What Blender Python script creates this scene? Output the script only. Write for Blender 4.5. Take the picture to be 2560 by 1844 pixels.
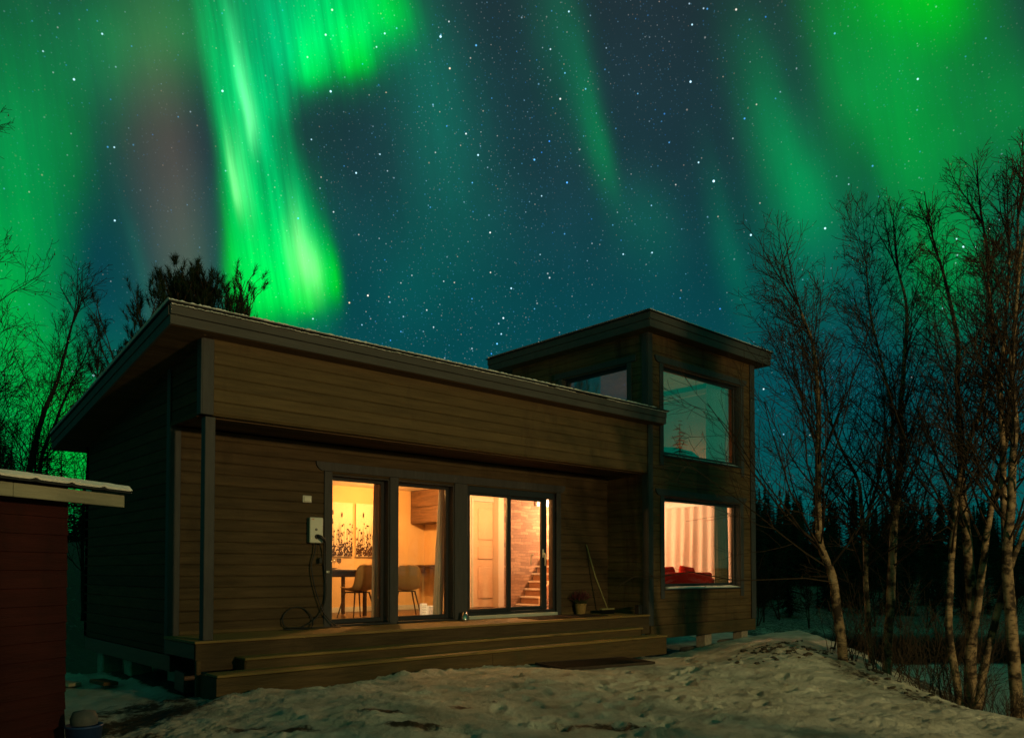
import bpy, math, random
import numpy as np
from mathutils import Vector, noise as mnoise

for o in list(bpy.data.objects): bpy.data.objects.remove(o, do_unlink=True)
SC = bpy.context.scene
C = SC.collection
R = math.radians
rnd = random.Random(7)

# ------------------------------------------------------------------ camera
cd = bpy.data.cameras.new('camera'); cam = bpy.data.objects.new('camera', cd); C.objects.link(cam)
cd.sensor_width = 36; cd.lens = 27.87; cd.shift_y = 0.1742; cd.clip_start = .05; cd.clip_end = 2000
cam.location = (-3.2635, -8.5978, .76)
cam.rotation_euler = (R(90 + 1.6538), 0, R(47.7496 - 90))
SC.camera = cam
SC.view_settings.view_transform = 'Standard'; SC.view_settings.look = 'None'
SC.view_settings.exposure = 0; SC.view_settings.gamma = 1; SC.view_settings.use_curve_mapping = False

# tables for the sky: base colours by elevation, auroral rays, dark gaps, bright stars
BASEKEYS = [(0, (0, 0.075, 0.07)), (0.072, (0.001, 0.085, 0.085)), (0.216, (0.001, 0.068, 0.082)), (0.36, (0.003, 0.053, 0.066)), (0.504, (0.01, 0.036, 0.047)), (0.719, (0.014, 0.03, 0.038))]
AUR = [(60, 380, 8, 250, 140, 420, 360, (0, 0.2, 0.035), 0.35), (175, 480, 4, 60, 45, 200, 220, (0, 0.12, 0.005), 0.35), (10, 900, 0, 190, 120, 380, 300, (0, 0.28, 0.02), 0.3), (190, 1120, 0, 110, 120, 230, 200, (0, 0.42, 0.02), 0.1), (440, 40, 8, 200, 60, 200, 140, (0.01, 0.15, 0.03), 0.1), (230, 80, 6, 90, 90, 160, 200, (0, 0.08, 0.02), 0.3), (410, 380, 6, 100, 65, 330, 420, (0.06, 0.028, 0.018), 0.15), (480, 740, 4, 100, 50, 250, 200, (0.034, 0.046, 0.024), 0), (320, 620, 14, 12, 22, 120, 180, (0, 0.045, 0.03), 0), (548, 300, 9, 24, 140, 460, 330, (0, 0.42, 0.1), 0.95), (585, 720, 6, 22, 110, 230, 120, (0, 0.5, 0.03), 0.5), (585, 180, 9, 12, 20, 200, 110, (0.03, 0.32, 0.12), 0.5), (607, 285, 10, 9, 16, 130, 60, (0.15, 0.5, 0.2), 0.4), (578, 470, 11, 8, 14, 110, 50, (0.2, 0.5, 0.2), 0.4), (600, 440, 10, 10, 14, 120, 90, (0.05, 0.3, 0.1), 0.4), (690, 110, 8, 80, 80, 260, 100, (0, 0.26, 0.11), 0.6), (660, 250, 30, 45, 40, 110, 80, (0, 0.26, 0.08), 0.6), (640, 330, 16, 30, 22, 80, 70, (0, 0.22, 0.08), 0.5), (830, 40, 8, 110, 120, 300, 110, (0, 0.6, 0.13), 0.7), (770, 165, 8, 45, 36, 120, 40, (0, 0.55, 0.04), 0.5), (880, 135, 14, 50, 44, 110, 42, (0, 0.6, 0.0), 0.5), (965, 10, 22, 70, 55, 120, 70, (0, 0.45, 0.0), 0.4), (745, 560, 12, 105, 30, 170, 170, (0, 0.32, 0.09), 0.9), (790, 660, 10, 120, 32, 130, 80, (0.0, 0.42, 0.06), 0.6), (748, 640, 9, 14, 16, 95, 62, (0.26, 0.38, 0.16), 0.5), (775, 668, 9, 12, 16, 70, 50, (0.16, 0.28, 0.1), 0.5), (722, 650, 9, 9, 10, 80, 60, (0.08, 0.22, 0.06), 0.5), (690, 730, 8, 60, 60, 130, 45, (0, 0.36, 0.02), 0.5), (830, 700, 9, 40, 15, 90, 45, (0, 0.42, 0.0), 0.4), (755, 750, 9, 35, 30, 60, 26, (0, 0.3, 0.0), 0.4), (1070, 200, 14, 110, 110, 300, 380, (0, 0.07, 0.04), 0.3), (1170, 330, 8, 320, 300, 400, 400, (0, 0.012, 0.014), 0.15), (1030, 650, 10, 120, 100, 260, 160, (0, 0.03, 0.02), 0.2), (1430, 90, 12, 80, 45, 250, 200, (0, 0.065, 0.025), 0.2), (1510, 350, 13, 36, 24, 190, 110, (0.0, 0.12, 0.03), 0.2), (1620, 540, 20, 80, 70, 110, 130, (0, 0.04, 0.02), 0.1), (1830, 620, 12, 40, 30, 200, 170, (0, 0.06, 0.028), 0.2), (1960, 330, 17, 70, 80, 260, 250, (0.0, 0.14, 0.035), 0.2), (2030, 480, 14, 100, 60, 140, 110, (0, 0.12, 0.03), 0.2), (2140, 160, 13, 80, 330, 260, 260, (0, 0.17, 0.02), 0.2), (2350, -50, 0, 190, 110, 180, 130, (0, 0.44, 0.0), 0.2), (2300, 340, 8, 170, 220, 200, 220, (0, 0.16, 0.012), 0.2), (2380, 660, 12, 130, 130, 170, 160, (0, 0.17, 0.012), 0.15), (2560, 250, 10, 80, 60, 200, 200, (0, 0.1, 0.01), 0.1), (1990, 650, 8, 120, 120, 140, 160, (0, 0.05, 0.02), 0.1)]
DARKS = [(240, 690, 8, 100, 100, 330, 330, 0.98), (745, 310, 28, 45, 95, 60, 120, 0.75), (2170, 430, 12, 30, 30, 120, 120, 0.35), (1990, 180, 14, 30, 40, 200, 160, 0.3), (960, 380, 8, 110, 60, 200, 250, 0.4)]
STARS = [(1790, 440, 0.003, 4), (818, 209, 0.0026, 3), (1097, 67, 0.0028, 3), (1733, 184, 0.0026, 3), (1738, 36, 0.0022, 2), (884, 419, 0.0024, 2.5), (944, 371, 0.0022, 1.5), (1193, 373, 0.0024, 2.5), (1277, 714, 0.0024, 2.5), (770, 333, 0.002, 1.5), (2071, 561, 0.0026, 3), (1883, 578, 0.0026, 3), (1560, 627, 0.0022, 2), (1633, 623, 0.0022, 2), (1752, 392, 0.0024, 2), (274, 541, 0.0024, 2.2), (165, 178, 0.0026, 2.2), (235, 60, 0.0024, 1.6), (543, 208, 0.0026, 2.5), (1354, 478, 0.002, 1.6), (2311, 177, 0.0024, 2), (85, 105, 0.002, 1.2), (2420, 608, 0.0026, 2.6), (2403, 588, 0.002, 2), (1252, 830, 0.0022, 2), (1424, 2, 0.0022, 2), (226, 935, 0.0026, 2.5), (173, 925, 0.0018, 1.5), (1350, 628, 0.0018, 1.2), (934, 94, 0.002, 1.5), (270, 353, 0.0022, 1.6), (2132, 448, 0.0018, 1.2), (1985, 873, 0.002, 1.5), (2365, 765, 0.002, 1.3)]
# ------------------------------------------------------------------ night sky with aurora and stars
W = bpy.data.worlds.new('World'); SC.world = W; W.use_nodes = True
NT = W.node_tree; NT.nodes.clear()
FX, FY = 0.67237, 0.74021
def nn(t, **k):
    n = NT.nodes.new(t)
    for a, b in k.items(): setattr(n, a, b)
    return n
def mth(op, a, b=None, c=None, clamp=False):
    n = nn('ShaderNodeMath', operation=op); n.use_clamp = clamp
    for i, v in enumerate((a, b, c)):
        if v is None: continue
        if isinstance(v, (int, float)): n.inputs[i].default_value = v
        else: NT.links.new(v, n.inputs[i])
    return n.outputs[0]
def vmth(op, a, b=None, s=None):
    n = nn('ShaderNodeVectorMath', operation=op)
    for i, v in enumerate((a, b)):
        if v is None: continue
        if isinstance(v, (tuple, list)): n.inputs[i].default_value = v
        else: NT.links.new(v, n.inputs[i])
    if s is not None:
        if isinstance(s, (int, float)): n.inputs['Scale'].default_value = s
        else: NT.links.new(s, n.inputs['Scale'])
    return n.outputs['Value'] if op in ('DOT_PRODUCT', 'LENGTH') else n.outputs['Vector']
tc = nn('ShaderNodeTexCoord').outputs['Generated']
DIR = vmth('NORMALIZE', tc)
sep = nn('ShaderNodeSeparateXYZ'); NT.links.new(DIR, sep.inputs[0])
dF = vmth('DOT_PRODUCT', DIR, (FX, FY, 0)); dR = vmth('DOT_PRODUCT', DIR, (FY, -FX, 0)); dZ = sep.outputs[2]
aF = mth('MAXIMUM', mth('ABSOLUTE', dF), .02)
U = mth('MULTIPLY_ADD', mth('DIVIDE', dR, aF), 1981, 1279)
V = mth('MULTIPLY_ADD', mth('DIVIDE', dZ, aF), -1981, 1425)
hyp = mth('SQRT', mth('MAXIMUM', mth('SUBTRACT', 1, mth('MULTIPLY', dZ, dZ)), .0004))
VB = mth('DIVIDE', dZ, hyp)
def ramp(fac, keys, interp='EASE'):
    n = nn('ShaderNodeValToRGB'); n.color_ramp.interpolation = interp
    e = n.color_ramp.elements
    while len(e) > 1: e.remove(e[-1])
    e[0].position = keys[0][0]; e[0].color = (*keys[0][1], 1)
    for p, c in keys[1:]:
        x = e.new(p); x.color = (*c, 1)
    NT.links.new(fac, n.inputs[0]); return n.outputs[0]
# elevation 0..45 deg -> 0..1
BASE = ramp(mth('MULTIPLY', VB, 1.0, clamp=True), BASEKEYS, 'LINEAR')
# streaks that run along the auroral rays
cmb = nn('ShaderNodeCombineXYZ')
NT.links.new(mth('MULTIPLY', mth('MULTIPLY_ADD', V, -.16, U), .018), cmb.inputs[0])
NT.links.new(mth('MULTIPLY', V, .0007), cmb.inputs[1])
nz = nn('ShaderNodeTexNoise'); nz.inputs['Scale'].default_value = 1.9; nz.inputs['Detail'].default_value = 5; nz.inputs['Roughness'].default_value = .68
NT.links.new(cmb.outputs[0], nz.inputs['Vector'])
STR = mth('MULTIPLY', mth('SUBTRACT', nz.outputs[0], .5), 2.2)
# large soft warp so that nothing is a clean ellipse
cm2 = nn('ShaderNodeCombineXYZ'); NT.links.new(mth('MULTIPLY', U, .0035), cm2.inputs[0]); NT.links.new(mth('MULTIPLY', V, .0022), cm2.inputs[1])
nw = nn('ShaderNodeTexNoise'); nw.inputs['Scale'].default_value = 1.0; nw.inputs['Detail'].default_value = 2
NT.links.new(cm2.outputs[0], nw.inputs['Vector'])
UW = mth('MULTIPLY_ADD', mth('SUBTRACT', nw.outputs[0], .5), 40, U)
sw = nn('ShaderNodeSeparateColor'); NT.links.new(nw.outputs['Color'], sw.inputs[0])
VW = mth('MULTIPLY_ADD', mth('SUBTRACT', sw.outputs[1], .5), 70, V)
def blob(p):
    a = R(p[2]); ca, sa = math.cos(a), math.sin(a)
    ac = mth('MULTIPLY_ADD', VW, -sa, mth('MULTIPLY_ADD', UW, ca, -p[0]*ca + p[1]*sa))
    al = mth('MULTIPLY_ADD', VW, ca, mth('MULTIPLY_ADD', UW, sa, -p[0]*sa - p[1]*ca))
    def side(x, wn, wp):
        k = mth('MULTIPLY_ADD', mth('GREATER_THAN', x, 0), 1/wp - 1/wn, 1/wn)
        y = mth('MULTIPLY', x, k); return mth('MULTIPLY', y, y)
    return mth('EXPONENT', mth('MULTIPLY', mth('ADD', side(ac, p[3], p[4]), side(al, p[5], p[6])), -.9))
acc = None
for p in AUR:
    g = blob(p)
    if p[8] > 0: g = mth('MULTIPLY', g, mth('MAXIMUM', mth('MULTIPLY_ADD', STR, p[8], 1), .05))
    v = vmth('SCALE', tuple(p[7]), None, g)
    acc = v if acc is None else vmth('ADD', acc, v)
for p in DARKS: acc = vmth('SCALE', acc, None, mth('MULTIPLY_ADD', blob(p), -p[7], 1))
# soft green glow over the rest of the sky, behind the viewer
ng = nn('ShaderNodeTexNoise'); ng.inputs['Scale'].default_value = 1.6; ng.inputs['Detail'].default_value = 2
NT.links.new(DIR, ng.inputs['Vector'])
beh = mth('MULTIPLY', mth('SUBTRACT', .62, dF, clamp=True), mth('MULTIPLY_ADD', ng.outputs[0], 1.6, -.35, clamp=True))
up = mth('MULTIPLY', mth('SUBTRACT', dZ, .12, clamp=True), 3, clamp=True)
acc = vmth('ADD', acc, vmth('SCALE', (0.0, .13, .04), None, mth('MULTIPLY', beh, up)))
# brighter arc low in the east, the one mirrored in the tower window
acc = vmth('ADD', acc, vmth('SCALE', (0.0, .11, .05), None, mth('EXPONENT', mth('MULTIPLY', mth('SUBTRACT', 1, vmth('DOT_PRODUCT', DIR, (.79, -.57, .22))), -14))))
# green light outshines the dark blue behind it
sg = nn('ShaderNodeSeparateXYZ'); NT.links.new(acc, sg.inputs[0])
kr = mth('EXPONENT', mth('MULTIPLY', sg.outputs[1], -5)); kb = mth('EXPONENT', mth('MULTIPLY', sg.outputs[1], -3))
kk = nn('ShaderNodeCombineXYZ'); NT.links.new(kr, kk.inputs[0]); kk.inputs[1].default_value = 1; NT.links.new(kb, kk.inputs[2])
sky = vmth('ADD', vmth('MULTIPLY', BASE, kk.outputs[0]), acc)
# fine mottling of the air glow
nf = nn('ShaderNodeTexNoise'); nf.inputs['Scale'].default_value = 9; nf.inputs['Detail'].default_value = 6; NT.links.new(DIR, nf.inputs['Vector'])
sky = vmth('SCALE', sky, None, mth('MULTIPLY_ADD', nf.outputs[0], .5, .75))
# stars
dens = mth('MULTIPLY_ADD', mth('EXPONENT', mth('MULTIPLY', mth('POWER', mth('MULTIPLY', mth('ADD', mth('MULTIPLY_ADD', V, .25, U), -1330), 1/420), 2), -1)), .8, .42)
for sc_, rad, gain, pw in ((26, .0012, 4.5, 3), (60, .00125, 3.6, 3), (100, .00105, 1.9, 2.6), (170, .00088, .6, 2), (300, .00085, .20, 1.2)):
    vo = nn('ShaderNodeTexVoronoi'); vo.inputs['Scale'].default_value = sc_; NT.links.new(DIR, vo.inputs['Vector'])
    vc = nn('ShaderNodeSeparateColor'); NT.links.new(vo.outputs['Color'], vc.inputs[0])
    b = mth('SUBTRACT', 1, mth('DIVIDE', vo.outputs['Distance'], rad*sc_), clamp=True)
    b = mth('MULTIPLY', mth('MULTIPLY', mth('POWER', vc.outputs[0], pw), gain), mth('MULTIPLY', b, dens))
    col = ramp(vc.outputs[1], [(0, (.04, .28, 1)), (.45, (.16, .60, 1)), (.75, (.8, .95, 1)), (1, (1, .65, .4))], 'LINEAR')
    sky = vmth('ADD', sky, vmth('SCALE', col, None, b))
for x, y, s, g in STARS:
    d = Vector((FX, FY, 0)) + Vector((FY, -FX, 0))*((x - 1279)/1981) + Vector((0, 0, 1))*((1425 - y)/1981)
    d.normalize()
    dist = vmth('LENGTH', vmth('SUBTRACT', DIR, tuple(d)))
    b = mth('MULTIPLY', mth('SUBTRACT', 1, mth('DIVIDE', dist, s*.5), clamp=True), g)
    sky = vmth('ADD', sky, vmth('SCALE', (.5, .85, 1), None, b))
below = mth('MULTIPLY_ADD', dZ, 30, 1, clamp=True)
sky = vmth('SCALE', sky, None, below)
bg = nn('ShaderNodeBackground'); bg.inputs['Strength'].default_value = 1.0; NT.links.new(sky, bg.inputs[0])
wo = nn('ShaderNodeOutputWorld'); NT.links.new(bg.outputs[0], wo.inputs[0])

# ------------------------------------------------------------------ helpers
def tag(o, label=None, cat=None, group=None, kind=None):
    if label: o['label'] = label
    if cat: o['category'] = cat
    if group: o['group'] = group
    if kind: o['kind'] = kind
    return o
def thing(name, label, cat, loc=(0, 0, 0), rz=0, group=None):
    o = bpy.data.objects.new(name, None); C.objects.link(o); o.location = loc; o.rotation_euler = (0, 0, rz); o.empty_display_size = .2
    return tag(o, label, cat, group)
class MB:
    def __init__(s): s.v = []; s.f = []; s.smooth = False
    def add(s, vs, fs):
        n = len(s.v); s.v += [tuple(p) for p in vs]; s.f += [tuple(i + n for i in f) for f in fs]; return s
    def box(s, a, b):
        (x0, y0, z0), (x1, y1, z1) = a, b
        return s.add([(x0,y0,z0),(x1,y0,z0),(x1,y1,z0),(x0,y1,z0),(x0,y0,z1),(x1,y0,z1),(x1,y1,z1),(x0,y1,z1)],
                     [(0,3,2,1),(4,5,6,7),(0,1,5,4),(1,2,6,5),(2,3,7,6),(3,0,4,7)])
    def bbox(s, a, b, c=.006):      # box with chamfered edges
        (x0, y0, z0), (x1, y1, z1) = a, b
        c = min(c, (x1-x0)*.4, (y1-y0)*.4, (z1-z0)*.4)
        vs = []; 
        for z, i in ((z0, c), (z0 + c, 0), (z1 - c, 0), (z1, c)):
            vs += [(x0+c+i*0, y0+i, z) if 0 else (x0+i+c, y0+i, z), (x1-i-c, y0+i, z), (x1-i, y0+i+c, z), (x1-i, y1-i-c, z), (x1-i-c, y1-i, z), (x0+i+c, y1-i, z), (x0+i, y1-i-c, z), (x0+i, y0+i+c, z)]
        fs = [tuple(range(7, -1, -1)), tuple(range(24, 32))]
        for k in range(3):
            for j in range(8): fs.append((k*8+j, k*8+(j+1) % 8, k*8+8+(j+1) % 8, k*8+8+j))
        return s.add(vs, fs)
    def prism(s, poly, a, b, axis):  # poly: list of 2D points in the other two axes (cyclic order), extruded along axis a..b
        n = len(poly)
        def P(t, p):
            q = [0, 0, 0]; q[axis] = t; q[(axis+1) % 3] = p[0]; q[(axis+2) % 3] = p[1]; return q
        vs = [P(a, p) for p in poly] + [P(b, p) for p in poly]
        fs = [tuple(range(n-1, -1, -1)), tuple(range(n, 2*n))] + [(i, (i+1) % n, n+(i+1) % n, n+i) for i in range(n)]
        return s.add(vs, fs)
    def tube(s, pts, rad, n=6, cap=True):
        pts = [Vector(p) for p in pts]; m = len(pts); vs = []
        for i, p in enumerate(pts):
            d = (pts[min(i+1, m-1)] - pts[max(i-1, 0)]).normalized()
            a = d.orthogonal().normalized() if i == 0 else (pa - d*pa.dot(d)).normalized()
            pa = a; b = d.cross(a)
            r = rad[i] if hasattr(rad, '__len__') else rad
            for j in range(n):
                t = 2*math.pi*j/n; vs.append(p + a*(math.cos(t)*r) + b*(math.sin(t)*r))
        fs = [(i*n+j, i*n+(j+1) % n, (i+1)*n+(j+1) % n, (i+1)*n+j) for i in range(m-1) for j in range(n)]
        if cap: fs += [tuple(range(n-1, -1, -1)), tuple(range((m-1)*n, m*n))]
        return s.add(vs, fs)
    def lathe(s, prof, c=(0, 0, 0), n=20):
        vs = [(c[0]+r*math.cos(2*math.pi*j/n), c[1]+r*math.sin(2*math.pi*j/n), c[2]+z) for r, z in prof for j in range(n)]
        fs = [(i*n+j, i*n+(j+1) % n, (i+1)*n+(j+1) % n, (i+1)*n+j) for i in range(len(prof)-1) for j in range(n)]
        return s.add(vs, fs)
    def obj(s, name, mat, parent=None, smooth=False):
        me = bpy.data.meshes.new(name); me.from_pydata(s.v, [], s.f); me.validate(); me.update()
        if smooth: me.polygons.foreach_set('use_smooth', [True]*len(me.polygons))
        o = bpy.data.objects.new(name, me); C.objects.link(o); me.materials.append(mat)
        if parent: o.parent = parent
        return o
def copy_tree(o, parent=None):
    c = o.copy(); C.objects.link(c); c.parent = parent
    for ch in list(o.children): copy_tree(ch, c)
    return c

# ------------------------------------------------------------------ materials
MATS = {}
def mat(name, col, rough=.7, spec=.3, metal=0, var=0, scale=8, stretch=(1, 1, 1), bump=0, bscale=30, plank=None, stain=None, coat=0):
    """principled with colour variation from noise stretched along the grain, optional per-board variation"""
    m = bpy.data.materials.new(name); m.use_nodes = True; t = m.node_tree; L = t.links; b = t.nodes['Principled BSDF']
    b.inputs['Roughness'].default_value = rough; b.inputs['Specular IOR Level'].default_value = spec; b.inputs['Metallic'].default_value = metal
    b.inputs['Base Color'].default_value = (*col, 1)
    tcn = t.nodes.new('ShaderNodeTexCoord'); mp = t.nodes.new('ShaderNodeMapping'); mp.inputs['Scale'].default_value = stretch
    L.new(tcn.outputs['Object'], mp.inputs[0])
    out = None
    if var:
        n = t.nodes.new('ShaderNodeTexNoise'); n.inputs['Scale'].default_value = scale; n.inputs['Detail'].default_value = 6; n.inputs['Roughness'].default_value = .65
        L.new(mp.outputs[0], n.inputs[0])
        r = t.nodes.new('ShaderNodeValToRGB'); r.color_ramp.elements[0].position = .28; r.color_ramp.elements[1].position = .72
        r.color_ramp.elements[0].color = (*[c*(1-var) for c in col], 1); r.color_ramp.elements[1].color = (*[min(1, c*(1+var)) for c in col], 1)
        L.new(n.outputs[0], r.inputs[0]); out = r.outputs[0]
    if plank:                       # per-board tint: (axis, size, amount)
        sp = t.nodes.new('ShaderNodeSeparateXYZ'); L.new(tcn.outputs['Object'], sp.inputs[0])
        d = t.nodes.new('ShaderNodeMath'); d.operation = 'DIVIDE'; L.new(sp.outputs[plank[0]], d.inputs[0]); d.inputs[1].default_value = plank[1]
        f = t.nodes.new('ShaderNodeMath'); f.operation = 'FLOOR'; L.new(d.outputs[0], f.inputs[0])
        w = t.nodes.new('ShaderNodeTexWhiteNoise'); w.noise_dimensions = '1D'; L.new(f.outputs[0], w.inputs['W'])
        k = t.nodes.new('ShaderNodeMath'); k.operation = 'MULTIPLY_ADD'; L.new(w.outputs[0], k.inputs[0]); k.inputs[1].default_value = plank[2]; k.inputs[2].default_value = 1 - plank[2]/2
        s_ = t.nodes.new('ShaderNodeVectorMath'); s_.operation = 'SCALE'; L.new(out, s_.inputs[0]); L.new(k.outputs[0], s_.inputs['Scale']); out = s_.outputs[0]
    if stain:                       # weather stains with their own shape: (colour, scale, threshold)
        n = t.nodes.new('ShaderNodeTexNoise'); n.inputs['Scale'].default_value = stain[1]; n.inputs['Detail'].default_value = 8; n.inputs['Roughness'].default_value = .7
        mp2 = t.nodes.new('ShaderNodeMapping'); mp2.inputs['Scale'].default_value = stain[3] if len(stain) > 3 else (1, 1, .35); L.new(tcn.outputs['Object'], mp2.inputs[0]); L.new(mp2.outputs[0], n.inputs[0])
        r = t.nodes.new('ShaderNodeMapRange'); r.inputs[1].default_value = stain[2]; r.inputs[2].default_value = stain[2]+.15; L.new(n.outputs[0], r.inputs[0])
        mx = t.nodes.new('ShaderNodeMix'); mx.data_type = 'RGBA'; L.new(r.outputs[0], mx.inputs[0]); L.new(out, mx.inputs[6]); mx.inputs[7].default_value = (*stain[0], 1); out = mx.outputs[2]
    if out: L.new(out, b.inputs['Base Color'])
    if bump:
        n = t.nodes.new('ShaderNodeTexNoise'); n.inputs['Scale'].default_value = bscale; n.inputs['Detail'].default_value = 5; L.new(mp.outputs[0], n.inputs[0])
        bp = t.nodes.new('ShaderNodeBump'); bp.inputs['Strength'].default_value = bump; bp.inputs['Distance'].default_value = .02
        L.new(n.outputs[0], bp.inputs['Height']); L.new(bp.outputs[0], b.inputs['Normal'])
    if coat: b.inputs['Coat Weight'].default_value = coat
    MATS[name] = m; return m
LOG = mat('stained_log', (.098, .066, .030), .75, .2, var=.28, scale=7, stretch=(.25, .25, 3), bump=.35, bscale=40, plank=(2, .138, .22), stain=((.05, .032, .018), 1.3, .56, (1, 1, .3)))
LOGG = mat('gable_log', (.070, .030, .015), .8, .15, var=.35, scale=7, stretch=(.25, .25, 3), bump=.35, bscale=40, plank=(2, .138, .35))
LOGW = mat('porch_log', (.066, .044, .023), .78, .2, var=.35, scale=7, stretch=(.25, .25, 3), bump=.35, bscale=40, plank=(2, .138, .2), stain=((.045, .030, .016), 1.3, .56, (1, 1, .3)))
TOWER = mat('tower_log', (.105, .066, .030), .78, .2, var=.35, scale=7, stretch=(.25, .25, 3), bump=.35, bscale=40, plank=(2, .138, .25), stain=((.045, .022, .014), .9, .5, (2.2, 2.2, .25)))
TRIM = mat('grey_trim', (.045, .045, .048), .65, .3, var=.25, scale=10, stretch=(2, 2, .3), bump=.15, stain=((.075, .07, .06), 5, .68))
FASC = mat('fascia_grey', (.058, .056, .054), .65, .3, var=.2, scale=6, stretch=(.3, 2, 2), bump=.15, stain=((.16, .15, .12), 9, .735, (1, 1, 1)))
SOFF = mat('soffit_wood', (.085, .05, .026), .75, .2, var=.35, scale=6, stretch=(.3, 3, 3), bump=.2, plank=(1, .11, .35))
DECK = mat('deck_wood', (.21, .135, .045), .7, .3, var=.3, scale=8, stretch=(.25, 3, 3), bump=.3, stain=((.07, .06, .03), 3, .6, (.4, 1, 1)))
TREAD = mat('sky_lit_tread_wood', (.20, .135, .042), .7, .3, var=.35, scale=8, stretch=(.25, 3, 3), bump=.3, stain=((.08, .065, .03), 3, .58, (.4, 1, 1)))  # treads coloured lighter than the risers, sky light put into the wood colour
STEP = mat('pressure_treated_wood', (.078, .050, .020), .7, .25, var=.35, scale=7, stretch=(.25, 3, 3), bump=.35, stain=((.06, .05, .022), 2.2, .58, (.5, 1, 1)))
DFRAME = mat('dark_frame', (.022, .023, .028), .4, .4, var=.1)
ROOF = mat('roof_sheet', (.02, .02, .022), .6, .3, var=.2)
CONC = mat('concrete', (.30, .27, .22), .9, .2, var=.3, scale=12, bump=.4)
WHITE = mat('white_plastic', (.62, .62, .56), .4, .4, var=.05)
WALLC = mat('cream_wall', (.76, .52, .26), .85, .1, var=.04, scale=2)
WALLW = mat('white_wall', (.74, .62, .50), .85, .1, var=.04, scale=2)
CEIL = mat('white_panel_ceiling', (.86, .80, .70), .7, .2, var=.05, plank=(0, .12, .12))
FLOOR = mat('dark_floor', (.10, .045, .02), .3, .4, var=.35, scale=5, stretch=(.3, 3, 1), plank=(1, .14, .4))
PDOOR = mat('painted_door', (.80, .56, .40), .5, .3, var=.04)
BLACK = mat('black_rubber', (.012, .012, .013), .5, .4)
STEEL = mat('brushed_steel', (.55, .53, .5), .25, .5, metal=1)
BRASS = mat('pale_metal', (.85, .80, .65), .35, .5, metal=.1)
REDS = mat('red_sofa_fabric', (.42, .022, .012), .9, .1, var=.2, scale=60, bump=.3, bscale=200)
CURT = mat('beige_curtain', (.70, .58, .50), .9, .1, var=.08, scale=40, stretch=(1, 1, .1), bump=.2, bscale=200)
CURTD = mat('unlit_side_curtain', (.17, .13, .07), .9, .1, var=.1, scale=40, stretch=(1, 1, .1))  # darker copy of the curtain cloth, shade of its unlit side in the colour
CURTW = mat('white_curtain', (.70, .66, .58), .9, .1, var=.06, scale=40, stretch=(1, 1, .1))
CHAIRM = mat('mustard_fabric', (.46, .29, .13), .85, .15, var=.12, scale=60, bump=.15, bscale=200)
DARKW = mat('dark_wood', (.07, .032, .016), .45, .35, var=.4, scale=6, stretch=(1, .3, 3), bump=.1)
CABW = mat('grey_oak', (.16, .085, .045), .55, .3, var=.45, scale=5, stretch=(1, .35, 6), bump=.1)
REDW = mat('red_painted_boards', (.034, .007, .006), .8, .15, var=.3, scale=6, stretch=(.3, .3, 3), bump=.3, stain=((.022, .006, .005), 2, .5))
OLDW = mat('weathered_white_board', (.27, .26, .19), .8, .2, var=.22, scale=6, stretch=(.3, 3, 3), bump=.3, stain=((.25, .22, .16), 4, .6, (1, 1, 1)))
BARKD = mat('dark_bark', (.028, .020, .014), .9, .1, var=.4, scale=20, stretch=(1, 1, .3), bump=.5)
BARKP = mat('pine_bark', (.07, .04, .022), .9, .1, var=.4, scale=14, stretch=(1, 1, .3), bump=.5)
NEED = mat('pine_needles', (.035, .05, .02), .7, .2, var=.4, scale=4)
SPR = mat('spruce_needles', (.018, .030, .014), .8, .1, var=.5, scale=1.2)
BLUE = mat('blue_plastic', (.02, .05, .16), .4, .4, var=.1)
ROCK = mat('dark_rock', (.05, .042, .032), .9, .2, var=.4, scale=20, bump=.6)
WICK = mat('wicker', (.30, .19, .07), .7, .3, var=.45, scale=60, stretch=(1, 1, 2), bump=.8, bscale=90)
HEATH = mat('heather_purple', (.20, .03, .06), .8, .2, var=.4, scale=30)
HEATG = mat('heather_green', (.04, .05, .02), .8, .2, var=.4, scale=30)
BROOMW = mat('broom_wood', (.22, .20, .09), .6, .3, var=.15, scale=20)
BEDM = mat('dark_blanket', (.02, .035, .03), .9, .1, var=.3)
PAPER = mat('newsprint', (.75, .68, .6), .8, .1, var=.1)

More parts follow.
